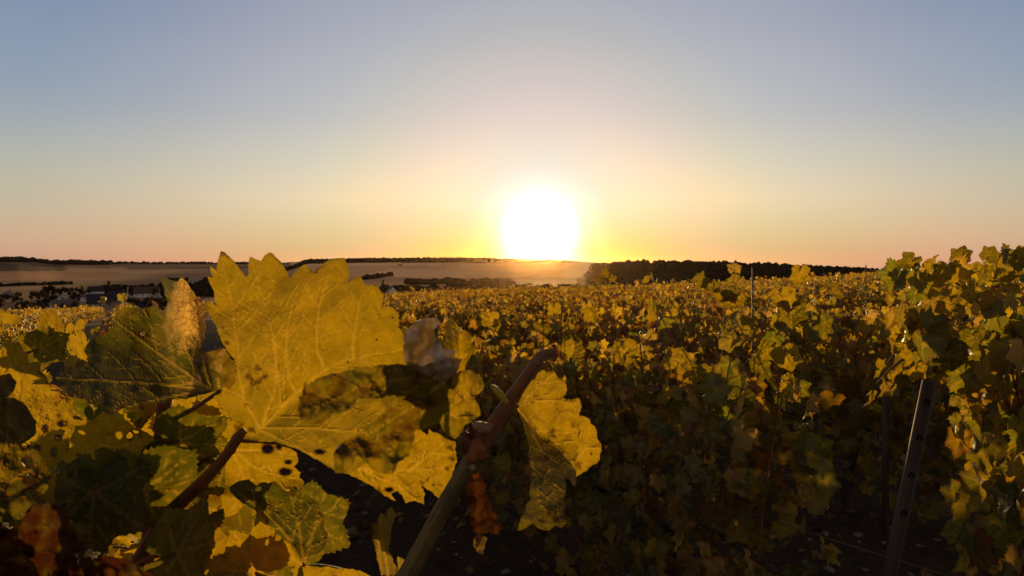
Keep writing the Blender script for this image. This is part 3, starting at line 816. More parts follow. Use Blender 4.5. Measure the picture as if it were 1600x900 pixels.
def vein_segs(primaries, rnd, wd=2.6, step=26):
    segs = []
    for pl in primaries:
        n = len(pl); q = [Vector((*p, 0)) for p in pl]; q = bez(q, 6) if n > 2 else [q[0].lerp(q[1], i / 8) for i in range(9)]
        tot = sum((q[i + 1] - q[i]).length for i in range(len(q) - 1)); acc = 0; nxt = step * .8; side = rnd.choice((-1, 1))
        for i in range(len(q) - 1):
            a, b = q[i], q[i + 1]; k = acc / tot; segs.append((a.x, a.y, b.x, b.y, wd * (1 - .55 * k))); acc += (b - a).length
            if acc > nxt and acc < tot * .93:
                nxt += step * rnd.uniform(.6, .95); side = -side
                d = (b - a).normalized(); an = side * R(rnd.uniform(40, 54)); ln = min(85, (tot - acc) * .75 + 10) * rnd.uniform(.7, 1)
                p = b.copy()
                for s in range(5):
                    e = Matrix.Rotation(an * (1 - .07 * s), 3, 'Z') @ d; p2 = p + e * ln / 5
                    segs.append((p.x, p.y, p2.x, p2.y, wd * .5 * (1 - .1 * s))); p = p2
                    if s in (1, 3) and ln > 35:
                        e2 = Matrix.Rotation(-an * 1.1, 3, 'Z') @ e; p3 = p + e2 * ln * .22; segs.append((p.x, p.y, p3.x, p3.y, wd * .3))
    return segs
def blade(outline, mapfn, veins, hue, holes=(), spots=(), res=4.0, seed=1, jag=.6, name='leaf', parent=HERO, label=None, step=26, vw=2.6, wav=2.2):
    """a leaf blade cut from an outline drawn in leaf units, meshed finely and bent by mapfn"""
    rnd = random.Random(seed)
    ol = []
    n = len(outline)
    for i in range(n):
        a, b = outline[i], outline[(i + 1) % n]; d = math.hypot(b[0] - a[0], b[1] - a[1]); m = max(1, int(d / (res * .9)))
        for k in range(m):
            t = k / m; x = a[0] + (b[0] - a[0]) * t; y = a[1] + (b[1] - a[1]) * t
            bow = math.sin(math.pi * t) * min(1.6, d * .03) + rnd.uniform(-jag, jag)
            nx, ny = (b[1] - a[1]) / d, -(b[0] - a[0]) / d
            bow += wav * noise.noise((x * .11, y * .11, seed * 1.7))
            ol.append((x + nx * bow, y + ny * bow))
    hl = []
    for (hx, hy, hr, hr2) in holes:
        ph = rnd.uniform(0, 6.28)
        hl.append([(hx + hr * (1 + .22 * math.sin(2.3 * t + ph)) * math.cos(t), hy + hr2 * (1 + .2 * math.cos(3 * t + ph)) * math.sin(t)) for t in (2 * math.pi * k / 14 for k in range(14))])
    pts = [Vector(p) for p in ol]; edges = [(i, (i + 1) % len(ol)) for i in range(len(ol))]
    for h in hl:
        b0 = len(pts); pts += [Vector(p) for p in h]; edges += [(b0 + i, b0 + (i + 1) % len(h)) for i in range(len(h))]
    xs = [p[0] for p in ol]; ys = [p[1] for p in ol]
    y = min(ys); row = 0; oa = np.array(ol)
    while y < max(ys):
        x = min(xs) + (row % 2) * res * .5
        while x < max(xs):
            if in_poly(x, y, ol) and np.min((oa[:, 0] - x) ** 2 + (oa[:, 1] - y) ** 2) > (res * .5) ** 2: pts.append(Vector((x + rnd.uniform(-.2, .2), y + rnd.uniform(-.2, .2))))
            x += res
        y += res * .87; row += 1
    vs, es, fs, *_ = geometry.delaunay_2d_cdt(pts, edges, [], 0, 1e-4)
    keep = []
    for f in fs:
        cx = sum(vs[i][0] for i in f) / 3; cy_ = sum(vs[i][1] for i in f) / 3
        if not in_poly(cx, cy_, ol): continue
        if any(in_poly(cx, cy_, h) for h in hl): continue
        keep.append(tuple(f))
    a = np.array([(v[0], v[1]) for v in vs])
    vein = seg_dist(a, vein_segs(veins, rnd, vw, step)) if veins else np.zeros(len(a))
    ed = np.full(len(a), 1e9)
    for i in range(0, len(oa), 2): ed = np.minimum(ed, np.hypot(a[:, 0] - oa[i, 0], a[:, 1] - oa[i, 1]))
    dat = np.zeros((len(a), 4), np.float32); W = []
    for i, (x, y) in enumerate(a):
        nz = noise.fractal((x * .035 + seed, y * .035, seed * .7), 1, 2, 3)
        yl, br, dr = hue(x, y, nz)
        for (sx, sy, sr) in spots:
            d = math.hypot(x - sx, y - sy) / sr
            br = max(br, .82 * smoothstep(.95, .25, d + .8 * noise.noise((x * .2, y * .2, seed)) + .35 * noise.noise((x * .6, y * .6, seed))))
        for (hx, hy, hr, hr2) in holes:
            d = math.hypot((x - hx) / hr, (y - hy) / hr2); br = max(br, smoothstep(1.75, 1.15, d + .35 * nz))
        if ed[i] < 7: br = max(br, smoothstep(7, 0, ed[i]) * max(0, nz * 1.6 - .1))
        dat[i] = (min(1, max(0, yl)), min(1, max(0, br)), vein[i], min(1, max(0, dr))); W.append(mapfn(x, y))
    used = sorted({i for f in keep for i in f}); ix = {o: k for k, o in enumerate(used)}
    o = mesh_obj(name, [W[i] for i in used], [tuple(ix[i] for i in f) for f in keep], M_HERO, None, True,
                 attrs={'leaf': dat[used]}, uv=(a[used] / 60 + seed * 3.1))
    to_child(o, parent)
    if label: o['label'] = label
    return o
def rip(x, y, s, amp=.0018, f=.03):
    return amp * noise.fractal((x * f + s * 5.3, y * f, s), 1, 2, 3)
def pxmap(depth, s=1, amp=.0022, f=.03):
    return lambda x, y: P(x, y, depth(x, y) + rip(x, y, s, amp, f))

def cane(name, pts, widths, mat, seg=12, wob=.12, parent=HERO, label=None):
    """round cane through (px, py, depth); widths in photo pixels"""
    W = [P(*p) for p in pts]; q = bez(W, 8); n = len(q); rr = []
    for i in range(n):
        t = i / (n - 1) * (len(pts) - 1); k = min(int(t), len(pts) - 2); t -= k
        rr.append((widths[k] * (1 - t) + widths[k + 1] * t) * .5 / F * (pts[k][2] * (1 - t) + pts[k + 1][2] * t))
    m = MB(); m.tube(q, rr, seg, wob=wob, seed=len(pts))
    o = m.build(name, mat); to_child(o, parent)
    if label: o['label'] = label
    return o

# --- canes
cane('cane', [(560, 1000, .30), (632, 905, .30), (690, 798, .30), (728, 735, .30), (748, 702, .30)], [31, 30, 28, 28, 33], M_CANE_G, label='thick olive brown cane')
cane('cane', [(742, 708, .30), (760, 682, .30), (790, 635, .302), (822, 590, .305), (842, 560, .307)], [37, 30, 22, 20, 19], M_CANE_R, label='red brown cut cane')
cane('cane_tip', [(836, 570, .306), (843, 558, .307), (853, 552, .308), (867, 550, .309)], [19, 17, 13, 11], M_BUD, wob=.25)
cane('cane', [(225, 900, .46), (243, 770, .45), (250, 700, .445), (258, 622, .44)], [26, 22, 22, 24], M_CANE_R, label='upright red cane under the green leaf')
cane('cane', [(150, 1000, .40), (232, 850, .385), (262, 806, .38), (312, 758, .37), (350, 716, .362), (372, 684, .358), (382, 672, .357)], [24, 23, 21, 20, 16, 17, 12], M_CANE_R, label='glossy red stalk of the biggest leaf')
cane('cane', [(268, 770, .47), (282, 748, .46), (305, 726, .45), (330, 716, .44)], [11, 10, 9, 8], M_CANE_R)
cane('cane', [(246, 790, .44), (252, 742, .435), (262, 712, .43), (280, 702, .43), (300, 706, .43)], [12, 11, 10, 9, 8], M_CANE_G)
cane('cane', [(585, 915, .36), (540, 895, .36), (500, 886, .36), (470, 888, .36)], [12, 10, 9, 8], M_CANE_G)
# the rest of this plant, below the picture: cane to trunk to soil
tb = MB()
for pts, rr in (([P(560, 1000, .30), Vector((-.10, .36, .98)), Vector((-.12, .44, .75)), HB + Vector((0, 0, .5))], .0055), ([P(225, 900, .46), Vector((-.2, .45, .95)), HB + Vector((-.02, 0, .5))], .005), ([P(150, 1000, .40), Vector((-.2, .42, .9)), HB + Vector((-.01, 0, .52))], .005)):
    tb.tube(bez(pts, 6), rr, 8)
to_child(tb.build('cane', M_CANE_G))
tb = MB(); tb.tube(bez([HB + Vector((0, 0, -.05)), HB + Vector((.03, .01, .2)), HB + Vector((-.02, 0, .38)), HB + Vector((0, 0, .54))], 5), .026, 10, wob=.5); to_child(tb.build('trunk', M_TRUNK))
# node with dry bud scales on the cut cane
def lump(px, py, d, rpx, mat, name='bud', sx=1, sy=1, seed=0):
    m = MB(); c = P(px, py, d); r = rpx / F * d; vs = []
    for v in ICO3V:
        k = 1 + .38 * noise.noise((v.x * 1.4 + seed, v.y * 1.4, v.z * 1.4)) + .22 * noise.noise((v.x * 3 + seed, v.y * 3, v.z * 3))
        vs.append(c + CR @ Vector((v.x * k * r * sx, v.y * k * r * sy, v.z * k * r)))
    m.add(vs, ICO3F); return to_child(m.build(name, mat))
lump(742, 700, .298, 19, M_CANE_R, 'node', 1, 1.3, 3)
lump(752, 668, .294, 13, M_BUD, 'bud', 1.4, .8, 5)
lump(728, 690, .296, 13, M_DRYB, 'bud', .8, 1.3, 9)
lump(738, 731, .286, 4.5, M_BUD, 'bud_scar', 1, 1.2, 2)
cane('bud', [(792, 630, .300), (783, 618, .300), (774, 608, .300), (767, 602, .300)], [9, 12, 11, 4], M_YBUD, label='small yellow shoot bud')

# --- biggest leaf: upper blade stands up, lower blade folded towards the camera along the midrib
A = [(346, 392), (360, 402), (372, 417), (384, 433), (388, 429), (390, 401), (399, 404), (408, 408), (413, 399), (422, 394), (432, 402), (444, 418), (453, 435), (461, 426), (475, 413), (485, 420), (490, 426),
     (503, 413), (520, 405), (538, 403), (544, 417), (545, 434), (542, 444), (551, 436), (562, 430), (569, 441), (571, 446), (583, 445), (593, 451), (598, 466), (596, 480), (610, 480), (620, 487), (623, 497),
     (622, 511), (634, 526), (635, 543), (631, 563), (640, 572), (655, 590), (660, 610), (652, 640), (640, 668), (618, 690), (590, 705), (566, 728), (545, 741), (527, 737), (499, 720), (467, 702), (430, 690), (392, 688), (368, 682), (364, 655),
     (350, 640), (334, 619), (357, 612), (368, 596), (371, 578), (366, 561), (350, 540), (338, 510), (322, 480), (325, 471), (338, 478), (334, 455), (324, 432), (333, 434), (328, 415), (338, 424), (341, 405)]
def A_mid(x): return interp(x, [(330, 690), (400, 668), (463, 615), (508, 578), (556, 560), (600, 560), (660, 590)])
def A_d(x, y):
    t = A_mid(x) - y
    d = .358 - .02 * smoothstep(330, 640, x)
    if t >= 0: return d + .000055 * t - .012 * math.sin(min(1, t / 200) * 3.14) + .0012 * math.sin(x * .045 + y * .01) * smoothstep(0, 80, t)
    u = -t; return d - .00030 * u + .0000009 * u * u + .003 * smoothstep(0, 14, u)
Aveins = [[(408, 668), (463, 615), (508, 578), (550, 561), (630, 548)], [(410, 664), (430, 600), (425, 520), (402, 440), (392, 405)], [(440, 637), (432, 560), (424, 500)],
          [(508, 578), (494, 540), (498, 480), (512, 430)], [(551, 561), (553, 520), (560, 480), (566, 446)], [(405, 668), (378, 610), (366, 500), (346, 400)],
          [(412, 668), (480, 668), (560, 672), (620, 650)], [(408, 672), (450, 692), (520, 725)], [(463, 615), (450, 580), (447, 520), (460, 460)]]
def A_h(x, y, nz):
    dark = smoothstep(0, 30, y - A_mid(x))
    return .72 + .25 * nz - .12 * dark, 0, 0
blade(A, pxmap(A_d, 1, .0026, .026), Aveins, A_h, res=3.2, seed=1, jag=.5, wav=.8,
      spots=[(388, 590, 9), (403, 575, 8), (411, 588, 10), (398, 598, 12), (352, 520, 4), (349, 512, 3), (355, 535, 5), (350, 543, 4), (437, 490, 3.5), (345, 492, 3), (384, 632, 4), (478, 606, 8), (492, 650, 7), (480, 635, 6), (375, 670, 13), (392, 672, 9)],
      holes=[(500, 706, 7, 3)], label='biggest backlit yellow leaf with toothed top edge', vw=2.3)
# lower right yellow leaf behind it
B = [(512, 722), (549, 743), (577, 758), (602, 775), (618, 783), (611, 771), (622, 768), (634, 787), (650, 784), (663, 789), (664, 772), (658, 758), (672, 766), (686, 780), (690, 770), (698, 776), (706, 752), (714, 722), (712, 690),
     (700, 686), (684, 676), (670, 670), (668, 680), (655, 668), (645, 666), (638, 690), (620, 700), (590, 690), (545, 700)]
blade(B, pxmap(lambda x, y: .385 + .00006 * (x - 600) + .00004 * (y - 720), 2, .004), [[(520, 724), (580, 735), (650, 735), (705, 728)], [(560, 730), (620, 760), (650, 780)], [(600, 738), (640, 705), (648, 672)], [(640, 738), (680, 705), (698, 690)]],
      lambda x, y, n: (.95 + .1 * n, 0, 0), res=3.4, seed=2, spots=[(673, 740, 4), (669, 748, 5), (688, 757, 4), (704, 700, 8), (706, 716, 9), (700, 733, 6), (660, 755, 6)], holes=[(608, 765, 6, 3)], label='lower backlit yellow leaf in front of the bare soil')
# dark withered leaf hanging in front, out of focus
D1 = [(470, 655), (466, 632), (476, 606), (500, 590), (535, 581), (575, 574), (605, 570), (634, 570), (662, 584), (690, 598), (690, 625), (660, 640), (640, 628), (615, 618), (585, 622), (560, 622), (545, 640), (520, 648), (505, 660), (486, 664)]
blade(D1, pxmap(lambda x, y: .172 - .00010 * (y - 620) + .006 * math.sin(x * .03), 3, .006, .03), [[(690, 600), (600, 595), (480, 640)]], lambda x, y, n: (.45 + .6 * n, .22 + .9 * n, 0), res=4.5, seed=3, jag=1.2, label='dark withered leaf hanging in front of the big one')
D2 = [(694, 598), (700, 640), (680, 665), (650, 672), (646, 690), (640, 712), (622, 722), (612, 742), (590, 740), (575, 726), (560, 712), (552, 722), (540, 740), (524, 738), (520, 716), (528, 697), (560, 678), (590, 655), (625, 625), (660, 605)]
blade(D2, pxmap(lambda x, y: .178 + .00010 * (y - 660) + .006 * math.sin(y * .04), 4, .006, .03), [[(690, 600), (640, 640), (540, 700)]], lambda x, y, n: (.6 + .6 * n, .30 + .9 * n - .45 * smoothstep(680, 730, y), 0), res=4.5, seed=4, jag=1.2, label='brown curled lobe of the withered leaf')
E1 = [(640, 512), (650, 502), (666, 497), (686, 500), (690, 507), (678, 516), (682, 530), (692, 545), (712, 548), (706, 564), (692, 580), (668, 594), (648, 586), (634, 570), (629, 545), (632, 526)]
blade(E1, pxmap(lambda x, y: .185 + .012 * math.sin((x - 640) * .045 + (y - 500) * .02) + .00010 * (y - 540), 5, .008, .035), [[(705, 560), (670, 555), (636, 540)], [(700, 560), (672, 525), (668, 500)]], lambda x, y, n: (.3, .1 + .3 * n, .75), res=4.5, seed=5, jag=1, label='pale curled leaf out of focus').data.materials[0] = M_PALE
E1b = [(636, 566), (660, 572), (690, 562), (722, 560), (716, 578), (690, 596), (672, 600), (650, 592)]
blade(E1b, pxmap(lambda x, y: .182 + .0003 * (y - 580), 15, .006, .04), [[(720, 564), (680, 580), (640, 572)]], lambda x, y, n: (.3, .2 + .4 * n, .7), res=4.5, seed=15, jag=1).data.materials[0] = M_PALE
E2 = [(699, 501), (705, 495), (712, 504), (716, 519), (726, 516), (736, 524), (736, 538), (746, 543), (736, 556), (727, 572), (720, 590), (708, 586), (700, 566), (694, 540)]
blade(E2, pxmap(lambda x, y: .215 + .012 * math.sin((x - 700) * .08), 6, .004, .04), [[(712, 590), (714, 550), (706, 500)]], lambda x, y, n: (.95, .1 * n, 0), res=4, seed=6, label='small upright yellow leaf right of the big one')
E3 = [(684, 612), (700, 592), (722, 578), (738, 580), (752, 590), (757, 602), (752, 612), (741, 622), (748, 634), (750, 648), (738, 658), (726, 664), (712, 686), (698, 680), (684, 656), (680, 635)]
blade(E3, pxmap(lambda x, y: .215 - .008 * math.sin((x - 680) * .04), 7, .004, .04), [[(690, 640), (720, 625), (752, 602)], [(690, 640), (715, 650), (744, 650)]], lambda x, y, n: (.72 + .3 * n - .3 * smoothstep(640, 690, y), 0, 0), res=4, seed=7, label='rounded yellow leaf left of the cane node')
# hanging leaf right of the cane, folded over
F1 = [(808, 634), (822, 606), (836, 590), (847, 578), (856, 581), (866, 580), (870, 588), (880, 593), (885, 604), (884, 616), (879, 622), (892, 624), (905, 623), (910, 634), (905, 646), (906, 660), (904, 690), (900, 722), (899, 762), (890, 752), (882, 745), (884, 780), (880, 807), (885, 816), (878, 824), (866, 820), (857, 830), (843, 826), (834, 819), (820, 824), (810, 829), (811, 818), (820, 800), (829, 778), (830, 742), (826, 690), (818, 660)]
def F_d(x, y):
    fold = interp(x, [(808, 640), (845, 680), (880, 705), (905, 740)])
    t = y - fold
    return .335 + (.00010 * -t if t < 0 else -.00085 * t + .0000022 * t * t) + .006 * math.sin((x - 810) * .05)
blade(F1, pxmap(F_d, 8, .003, .03), [[(808, 636), (845, 680), (880, 706), (902, 735)], [(808, 636), (850, 625), (900, 630)], [(810, 638), (835, 610), (862, 584)], [(812, 642), (832, 720), (846, 790)], [(826, 660), (858, 730), (872, 800)]],
      lambda x, y, n: (.92 + .1 * n - .45 * smoothstep(660, 740, y), 0, 0), res=3.2, seed=8, spots=[(862, 676, 10), (852, 715, 9), (895, 664, 6), (855, 690, 5), (847, 812, 7), (862, 805, 10), (868, 812, 9), (836, 620, 5), (830, 628, 5), (880, 815, 5)], label='hanging yellow leaf folded over right of the cut cane')
F2 = [(902, 660), (908, 648), (920, 655), (930, 670), (934, 684), (940, 698), (938, 718), (926, 728), (910, 738), (900, 745), (898, 720), (900, 690)]
blade(F2, pxmap(lambda x, y: .352, 9, .004), [[(898, 720), (918, 700), (936, 700)]], lambda x, y, n: (.97, 0, 0), res=3.4, seed=9, spots=[(903, 728, 8)], label='second lobe behind the hanging yellow leaf')
# dried brown leaf hanging below the node, and a scrap under it
G = [(728, 742), (742, 735), (754, 745), (760, 775), (770, 800), (786, 826), (776, 836), (762, 832), (748, 836), (736, 828), (734, 800), (730, 770)]
blade(G, pxmap(lambda x, y: .315 + .010 * math.sin((x - 730) * .1), 10, .006, .05), [[(742, 738), (752, 790), (765, 830)]], lambda x, y, n: (.3, .95, 0), res=4, seed=10, jag=1.2, label='dried maroon leaf hanging under the cane node')
H = [(740, 842), (750, 834), (760, 840), (758, 855), (754, 866), (744, 862), (738, 852)]
blade(H, pxmap(lambda x, y: .32 + .008 * math.sin(x * .2), 11, .006, .08), [], lambda x, y, n: (.5, .2, .8), res=3, seed=11, jag=1.2, label='pale withered scrap under the maroon leaf')
# green leaf on the left with its dry golden right half
I_ = [(87, 589), (108, 580), (133, 570), (143, 558), (134, 543), (142, 530), (155, 524), (170, 519), (178, 508), (182, 490), (190, 481), (207, 480), (222, 484), (236, 478), (249, 480), (258, 492), (262, 470), (256, 450), (252, 433), (268, 437), (278, 441), (284, 434), (296, 448), (306, 462), (313, 472),
      (309, 462), (318, 478), (321, 500), (320, 525), (314, 545), (324, 552), (335, 560), (352, 545), (346, 565), (345, 590), (350, 612), (335, 612), (312, 618), (275, 624), (235, 631), (222, 632), (192, 638), (176, 647), (162, 644), (160, 633), (136, 631), (132, 620), (107, 609)]
def I_d(x, y):
    rib = interp(x, [(87, 590), (200, 597), (345, 610)]); t = rib - y
    st = .00080 - .0005 * smoothstep(235, 285, x)
    if t > 0: d = .385 + st * t - .0000008 * t * t
    else: d = .385 + .0009 * t
    return d + .008 * smoothstep(230, 320, x) * math.sin((x - 230) * .075) + .004 * math.sin(y * .05)
def I_h(x, y, n):
    g = smoothstep(248, 262, x + 18 * n - .10 * (560 - y)) * smoothstep(545, 500, y + 50 * n - .9 * max(0, x - 300))
    g2 = smoothstep(.10, .3, n) * smoothstep(250, 290, x) * smoothstep(620, 600, y)
    return .10 + .25 * n + .5 * smoothstep(205, 190, x) * smoothstep(520, 480, y), 0, max(g, g2 * .8)
blade(I_, pxmap(I_d, 12, .003, .03), [[(345, 611), (235, 598), (88, 590)], [(330, 608), (260, 560), (180, 500)], [(320, 606), (290, 540), (262, 450)], [(330, 606), (318, 560), (305, 470)], [(300, 612), (250, 622), (180, 640)]], I_h, res=3.4, seed=12,
      spots=[(222, 521, 8), (235, 517, 5), (198, 492, 4), (318, 548, 9), (325, 540, 8)], holes=[(223, 521, 4, 3.4)], label='large dark green leaf with a dry golden right half')
# leaves at the left edge
K = [(-30, 560), (0, 547), (8, 533), (16, 530), (23, 539), (29, 534), (35, 545), (46, 567), (63, 565), (63, 580), (73, 590), (80, 610), (84, 623), (92, 632), (104, 618), (114, 622), (112, 648), (117, 667), (109, 686), (107, 705), (80, 735), (98, 760), (92, 790), (70, 792), (60, 770), (40, 720), (10, 690), (-30, 670)]
blade(K, pxmap(lambda x, y: .36 + .0001 * (x - 40) + .004 * math.sin(y * .035), 13, .003), [[(-10, 700), (30, 620), (18, 535)], [(-10, 700), (60, 650), (105, 625)], [(0, 700), (60, 690), (112, 670)], [(10, 700), (50, 740), (90, 785)]],
      lambda x, y, n: (.93 + .1 * n, 0, 0), res=3.6, seed=13, spots=[(63, 583, 5), (87, 632, 4), (90, 650, 6), (80, 640, 5)], holes=[(96, 662, 5, 4), (71, 670, 4, 6), (91, 684, 4, 4), (84, 706, 4, 6), (58, 700, 4, 4)], label='yellow leaf with holes at the left edge')
L_ = [(-20, 490), (0, 483), (14, 492), (26, 492), (34, 506), (24, 504), (8, 506), (2, 525), (-20, 545)]
blade(L_, pxmap(lambda x, y: .42, 14, .004), [[(-20, 520), (10, 500)]], lambda x, y, n: (.9, .2 * n, 0), res=4, seed=14, label='yellow leaf tip at the upper left edge')
M_ = [(-30, 615), (-10, 590), (14, 584), (26, 598), (22, 612), (10, 622), (28, 624), (42, 636), (56, 660), (56, 678), (40, 690), (66, 712), (80, 742), (70, 770), (50, 776), (60, 800), (30, 812), (0, 815), (-30, 810)]
blade(M_, pxmap(lambda x, y: .285 + .00025 * (700 - y), 16, .004), [[(-25, 800), (10, 700), (15, 600)], [(-25, 800), (30, 740), (70, 745)]], lambda x, y, n: (.28 + .35 * n, .25 + .5 * n, 0), res=4, seed=16, holes=[(42, 722, 8, 8), (46, 748, 9, 7), (47, 770, 9, 6), (38, 697, 5, 4)], spots=[(5, 630, 8), (60, 760, 9)], label='brownish spotted leaf at the left edge')
N_ = [(-30, 830), (0, 815), (34, 822), (40, 800), (56, 784), (64, 790), (84, 786), (112, 820), (120, 842), (160, 868), (200, 876), (240, 900), (250, 960), (-30, 960)]
blade(N_, pxmap(lambda x, y: .24 + .012 * math.sin(x * .045) + .0001 * (y - 850), 17, .009, .035), [[(-20, 950), (60, 850), (70, 790)]], lambda x, y, n: (.3, .93 + .5 * n, 0), res=5, seed=17, jag=1.3, label='crumpled red brown leaf in the lower left corner')
T_ = [(357, 761), (372, 753), (389, 749), (400, 758), (407, 754), (420, 755), (431, 753), (442, 764), (453, 772), (452, 758), (466, 768), (480, 774), (499, 787), (501, 800), (508, 810), (506, 822), (511, 838), (508, 852), (500, 864), (484, 868), (479, 884), (468, 872), (452, 850), (430, 830), (407, 802), (388, 790), (370, 780)]
blade(T_, pxmap(lambda x, y: .335 + .0008 * (860 - y) * .35 + .006 * math.sin((x - 360) * .03), 18, .003), [[(476, 885), (468, 830), (452, 762)], [(476, 880), (430, 815), (365, 763)], [(476, 880), (490, 830), (498, 792)]], lambda x, y, n: (.06 + .2 * n, 0, 0), res=3.4, seed=18, spots=[(405, 770, 5), (408, 780, 5)], label='dark green leaf with pale ribs below the big leaf')
cane('petiole', [(474, 905, .338), (476, 890, .336), (476, 878, .335)], [11, 10, 6], M_CANE_R)
U_ = [(404, 790), (412, 800), (430, 828), (452, 848), (470, 872), (480, 890), (460, 884), (430, 880), (405, 872), (390, 860), (384, 842), (392, 836), (398, 815)]
blade(U_, pxmap(lambda x, y: .36 + .0002 * (y - 830), 19, .003), [[(478, 888), (430, 850), (405, 800)]], lambda x, y, n: (.9, .1 * n, 0), res=3.6, seed=19, holes=[(436, 836, 5, 8), (422, 842, 3, 4)], label='yellow leaf under the dark green one')
S_ = [(352, 730), (366, 700), (376, 688), (400, 690), (430, 692), (452, 700), (464, 708), (466, 720), (458, 730), (470, 738), (468, 746), (475, 754), (472, 768), (460, 760), (448, 772), (420, 770), (400, 768), (380, 790), (366, 804), (352, 808), (347, 780), (352, 760)]
blade(S_, pxmap(lambda x, y: .405 + .006 * math.sin((y - 700) * .05), 20, .003), [[(365, 705), (410, 735), (470, 748)], [(365, 705), (420, 705), (462, 712)], [(365, 710), (380, 750), (360, 800)]], lambda x, y, n: (.88 + .2 * n, 0, 0), res=3.6, seed=20, holes=[(418, 701, 7, 6), (446, 737, 8, 5), (436, 698, 4, 3), (450, 722, 5, 3)], label='yellow leaf with round holes under the big leaf stalk')
V_ = [(460, 890), (476, 884), (500, 886), (530, 888), (552, 890), (572, 896), (584, 905), (560, 915), (500, 925), (460, 915)]
blade(V_, pxmap(lambda x, y: .33, 21, .004), [[(465, 905), (580, 904)]], lambda x, y, n: (.95, 0, 0), res=4, seed=21, label='yellow leaf edge at the bottom')
# young grey green shoot tip
Hs = [(597, 905), (590, 870), (584, 845), (580, 816), (588, 818), (596, 800), (606, 812), (605, 797), (612, 791), (617, 803), (613, 822), (609, 838), (607, 858), (614, 876), (622, 900)]
blade(Hs, pxmap(lambda x, y: .325 + .006 * math.sin((x - 580) * .12), 22, .002), [[(606, 900), (598, 850), (594, 805)]], lambda x, y, n: (.2, 0, .25), res=2.8, seed=22, label='young grey green shoot tip')
Hs2 = [(622, 900), (621, 868), (632, 876), (640, 890), (640, 908)]
blade(Hs2, pxmap(lambda x, y: .34, 23, .002), [[(632, 905), (622, 870)]], lambda x, y, n: (.15, 0, .2), res=3, seed=23)

# stalks that carry the drawn leaves
for pts, wd in (([(744, 704, .312), (738, 674, .29), (722, 634, .25), (700, 602, .214)], [8, 8, 9, 9]), ([(700, 602, .212), (702, 588, .208), (706, 574, .206), (712, 588, .214)], [10, 9, 8, 6]), ([(692, 602, .205), (690, 600, .19), (686, 600, .176)], [10, 9, 8]),
                ([(792, 632, .303), (800, 630, .318), (809, 635, .334)], [7, 6, 6]), ([(262, 660, .445), (300, 640, .42), (344, 611, .388)], [8, 7, 6]), ([(356, 712, .364), (362, 708, .385), (367, 705, .404)], [7, 6, 5]),
                ([(372, 688, .36), (440, 694, .378), (522, 724, .386)], [7, 6, 5]), ([(-10, 700, .362), (-60, 760, .37), (-160, 900, .38)], [8, 9, 10]), ([(-24, 800, .27), (-80, 860, .30), (-160, 960, .36)], [8, 9, 10]), ([(742, 716, .30), (742, 728, .306), (743, 738, .314)], [7, 6, 5]), ([(600, 900, .326), (600, 960, .31), (596, 1000, .302)], [7, 8, 9])):
    cane('petiole', pts, wd, M_CANE_R, seg=8)
# whole palmate leaves around and behind, each bent on its own
UNIT = [(100 * lobe_r(d, 1.0, 13) * math.sin(R(d)), 100 * lobe_r(d, 1.0, 13) * math.cos(R(d))) for d in [-178 + 356 * i / 110 for i in range(111)]]
UV_ = [[(0, 0), (0, 95)], [(0, 0), (45, 32), (74, 53)], [(0, 0), (-45, 32), (-74, 53)], [(0, 0), (45, -18), (68, -29)], [(0, 0), (-45, -18), (-68, -29)]]
def whole(px, py, d, size, roll, pitch, yaw, yel, brn=0.0, dry=0.0, seed=1, nh=0, label=None, curl=1.0, petiole=True, parent=HERO, res=5.2):
    """junction at pixel (px,py), depth d; roll turns the tip (0 = up, 180 = hanging), pitch tips it away"""
    rnd = random.Random(seed); c = P(px, py, d)
    B_ = CR @ (Matrix.Rotation(R(-roll), 3, 'Z') @ Matrix.Rotation(R(yaw), 3, 'Y') @ Matrix.Rotation(R(pitch), 3, 'X'))
    a, b, e, g = rnd.uniform(-.5, .2), rnd.uniform(-.1, .6), rnd.uniform(-.4, .1), rnd.uniform(-.3, .3)
    def mp(x, y):
        u, v = x / 100, y / 100
        h = curl * (a * (u * u + v * v) * .6 + b * abs(u) * .6 + e * v * abs(v) * .7 + g * u * v + .09 * noise.fractal((u * 2.6 + seed, v * 2.6, 0), 1, 2, 2))
        return c + B_ @ (Vector((u, v, h)) * size)
    holes = []; sp = []
    for _ in range(nh):
        t = rnd.uniform(-2.2, 2.2); q = rnd.uniform(25, 72); holes.append((q * math.sin(t), q * math.cos(t), rnd.uniform(3, 7), rnd.uniform(2.5, 6)))
    for _ in range(rnd.randint(0, 5)):
        t = rnd.uniform(-2.4, 2.4); q = rnd.uniform(20, 80); sp.append((q * math.sin(t), q * math.cos(t), rnd.uniform(4, 10)))
    o = blade(UNIT, mp, UV_, lambda x, y, n: (yel + .3 * n, brn + .5 * n * (brn > .05), dry), holes=holes, spots=sp, res=res, seed=seed, jag=.7, label=label, step=20, vw=2.4, parent=parent)
    if petiole:
        q0 = c; dr = B_ @ Vector((rnd.uniform(-.25, .25), -1, rnd.uniform(-.7, -.2)))
        pts = bez([q0, q0 + dr * size * .4 + Vector((0, 0, -.004)), q0 + dr * size * .8 + Vector((0, .006, -.02))], 5); m = MB(); m.tube(pts, .0011, 6)
        pe = m.build('petiole', M_CANE_R); pe.parent = o; pe.matrix_parent_inverse = Matrix.Identity(4)
    return o
whole(146, 768, .350, .034, 172, 25, 8, .06, seed=31, label='dark green leaf with five pale ribs', curl=.6)
whole(222, 760, .36, .036, 170, -20, -12, .02, seed=32, label='very dark green leaf below the upright cane')
whole(165, 700, .42, .030, 20, 20, 20, .9, seed=33, nh=2, label='torn yellow leaf above the five ribbed one')
whole(190, 735, .38, .022, 200, -35, 20, .15, seed=34)
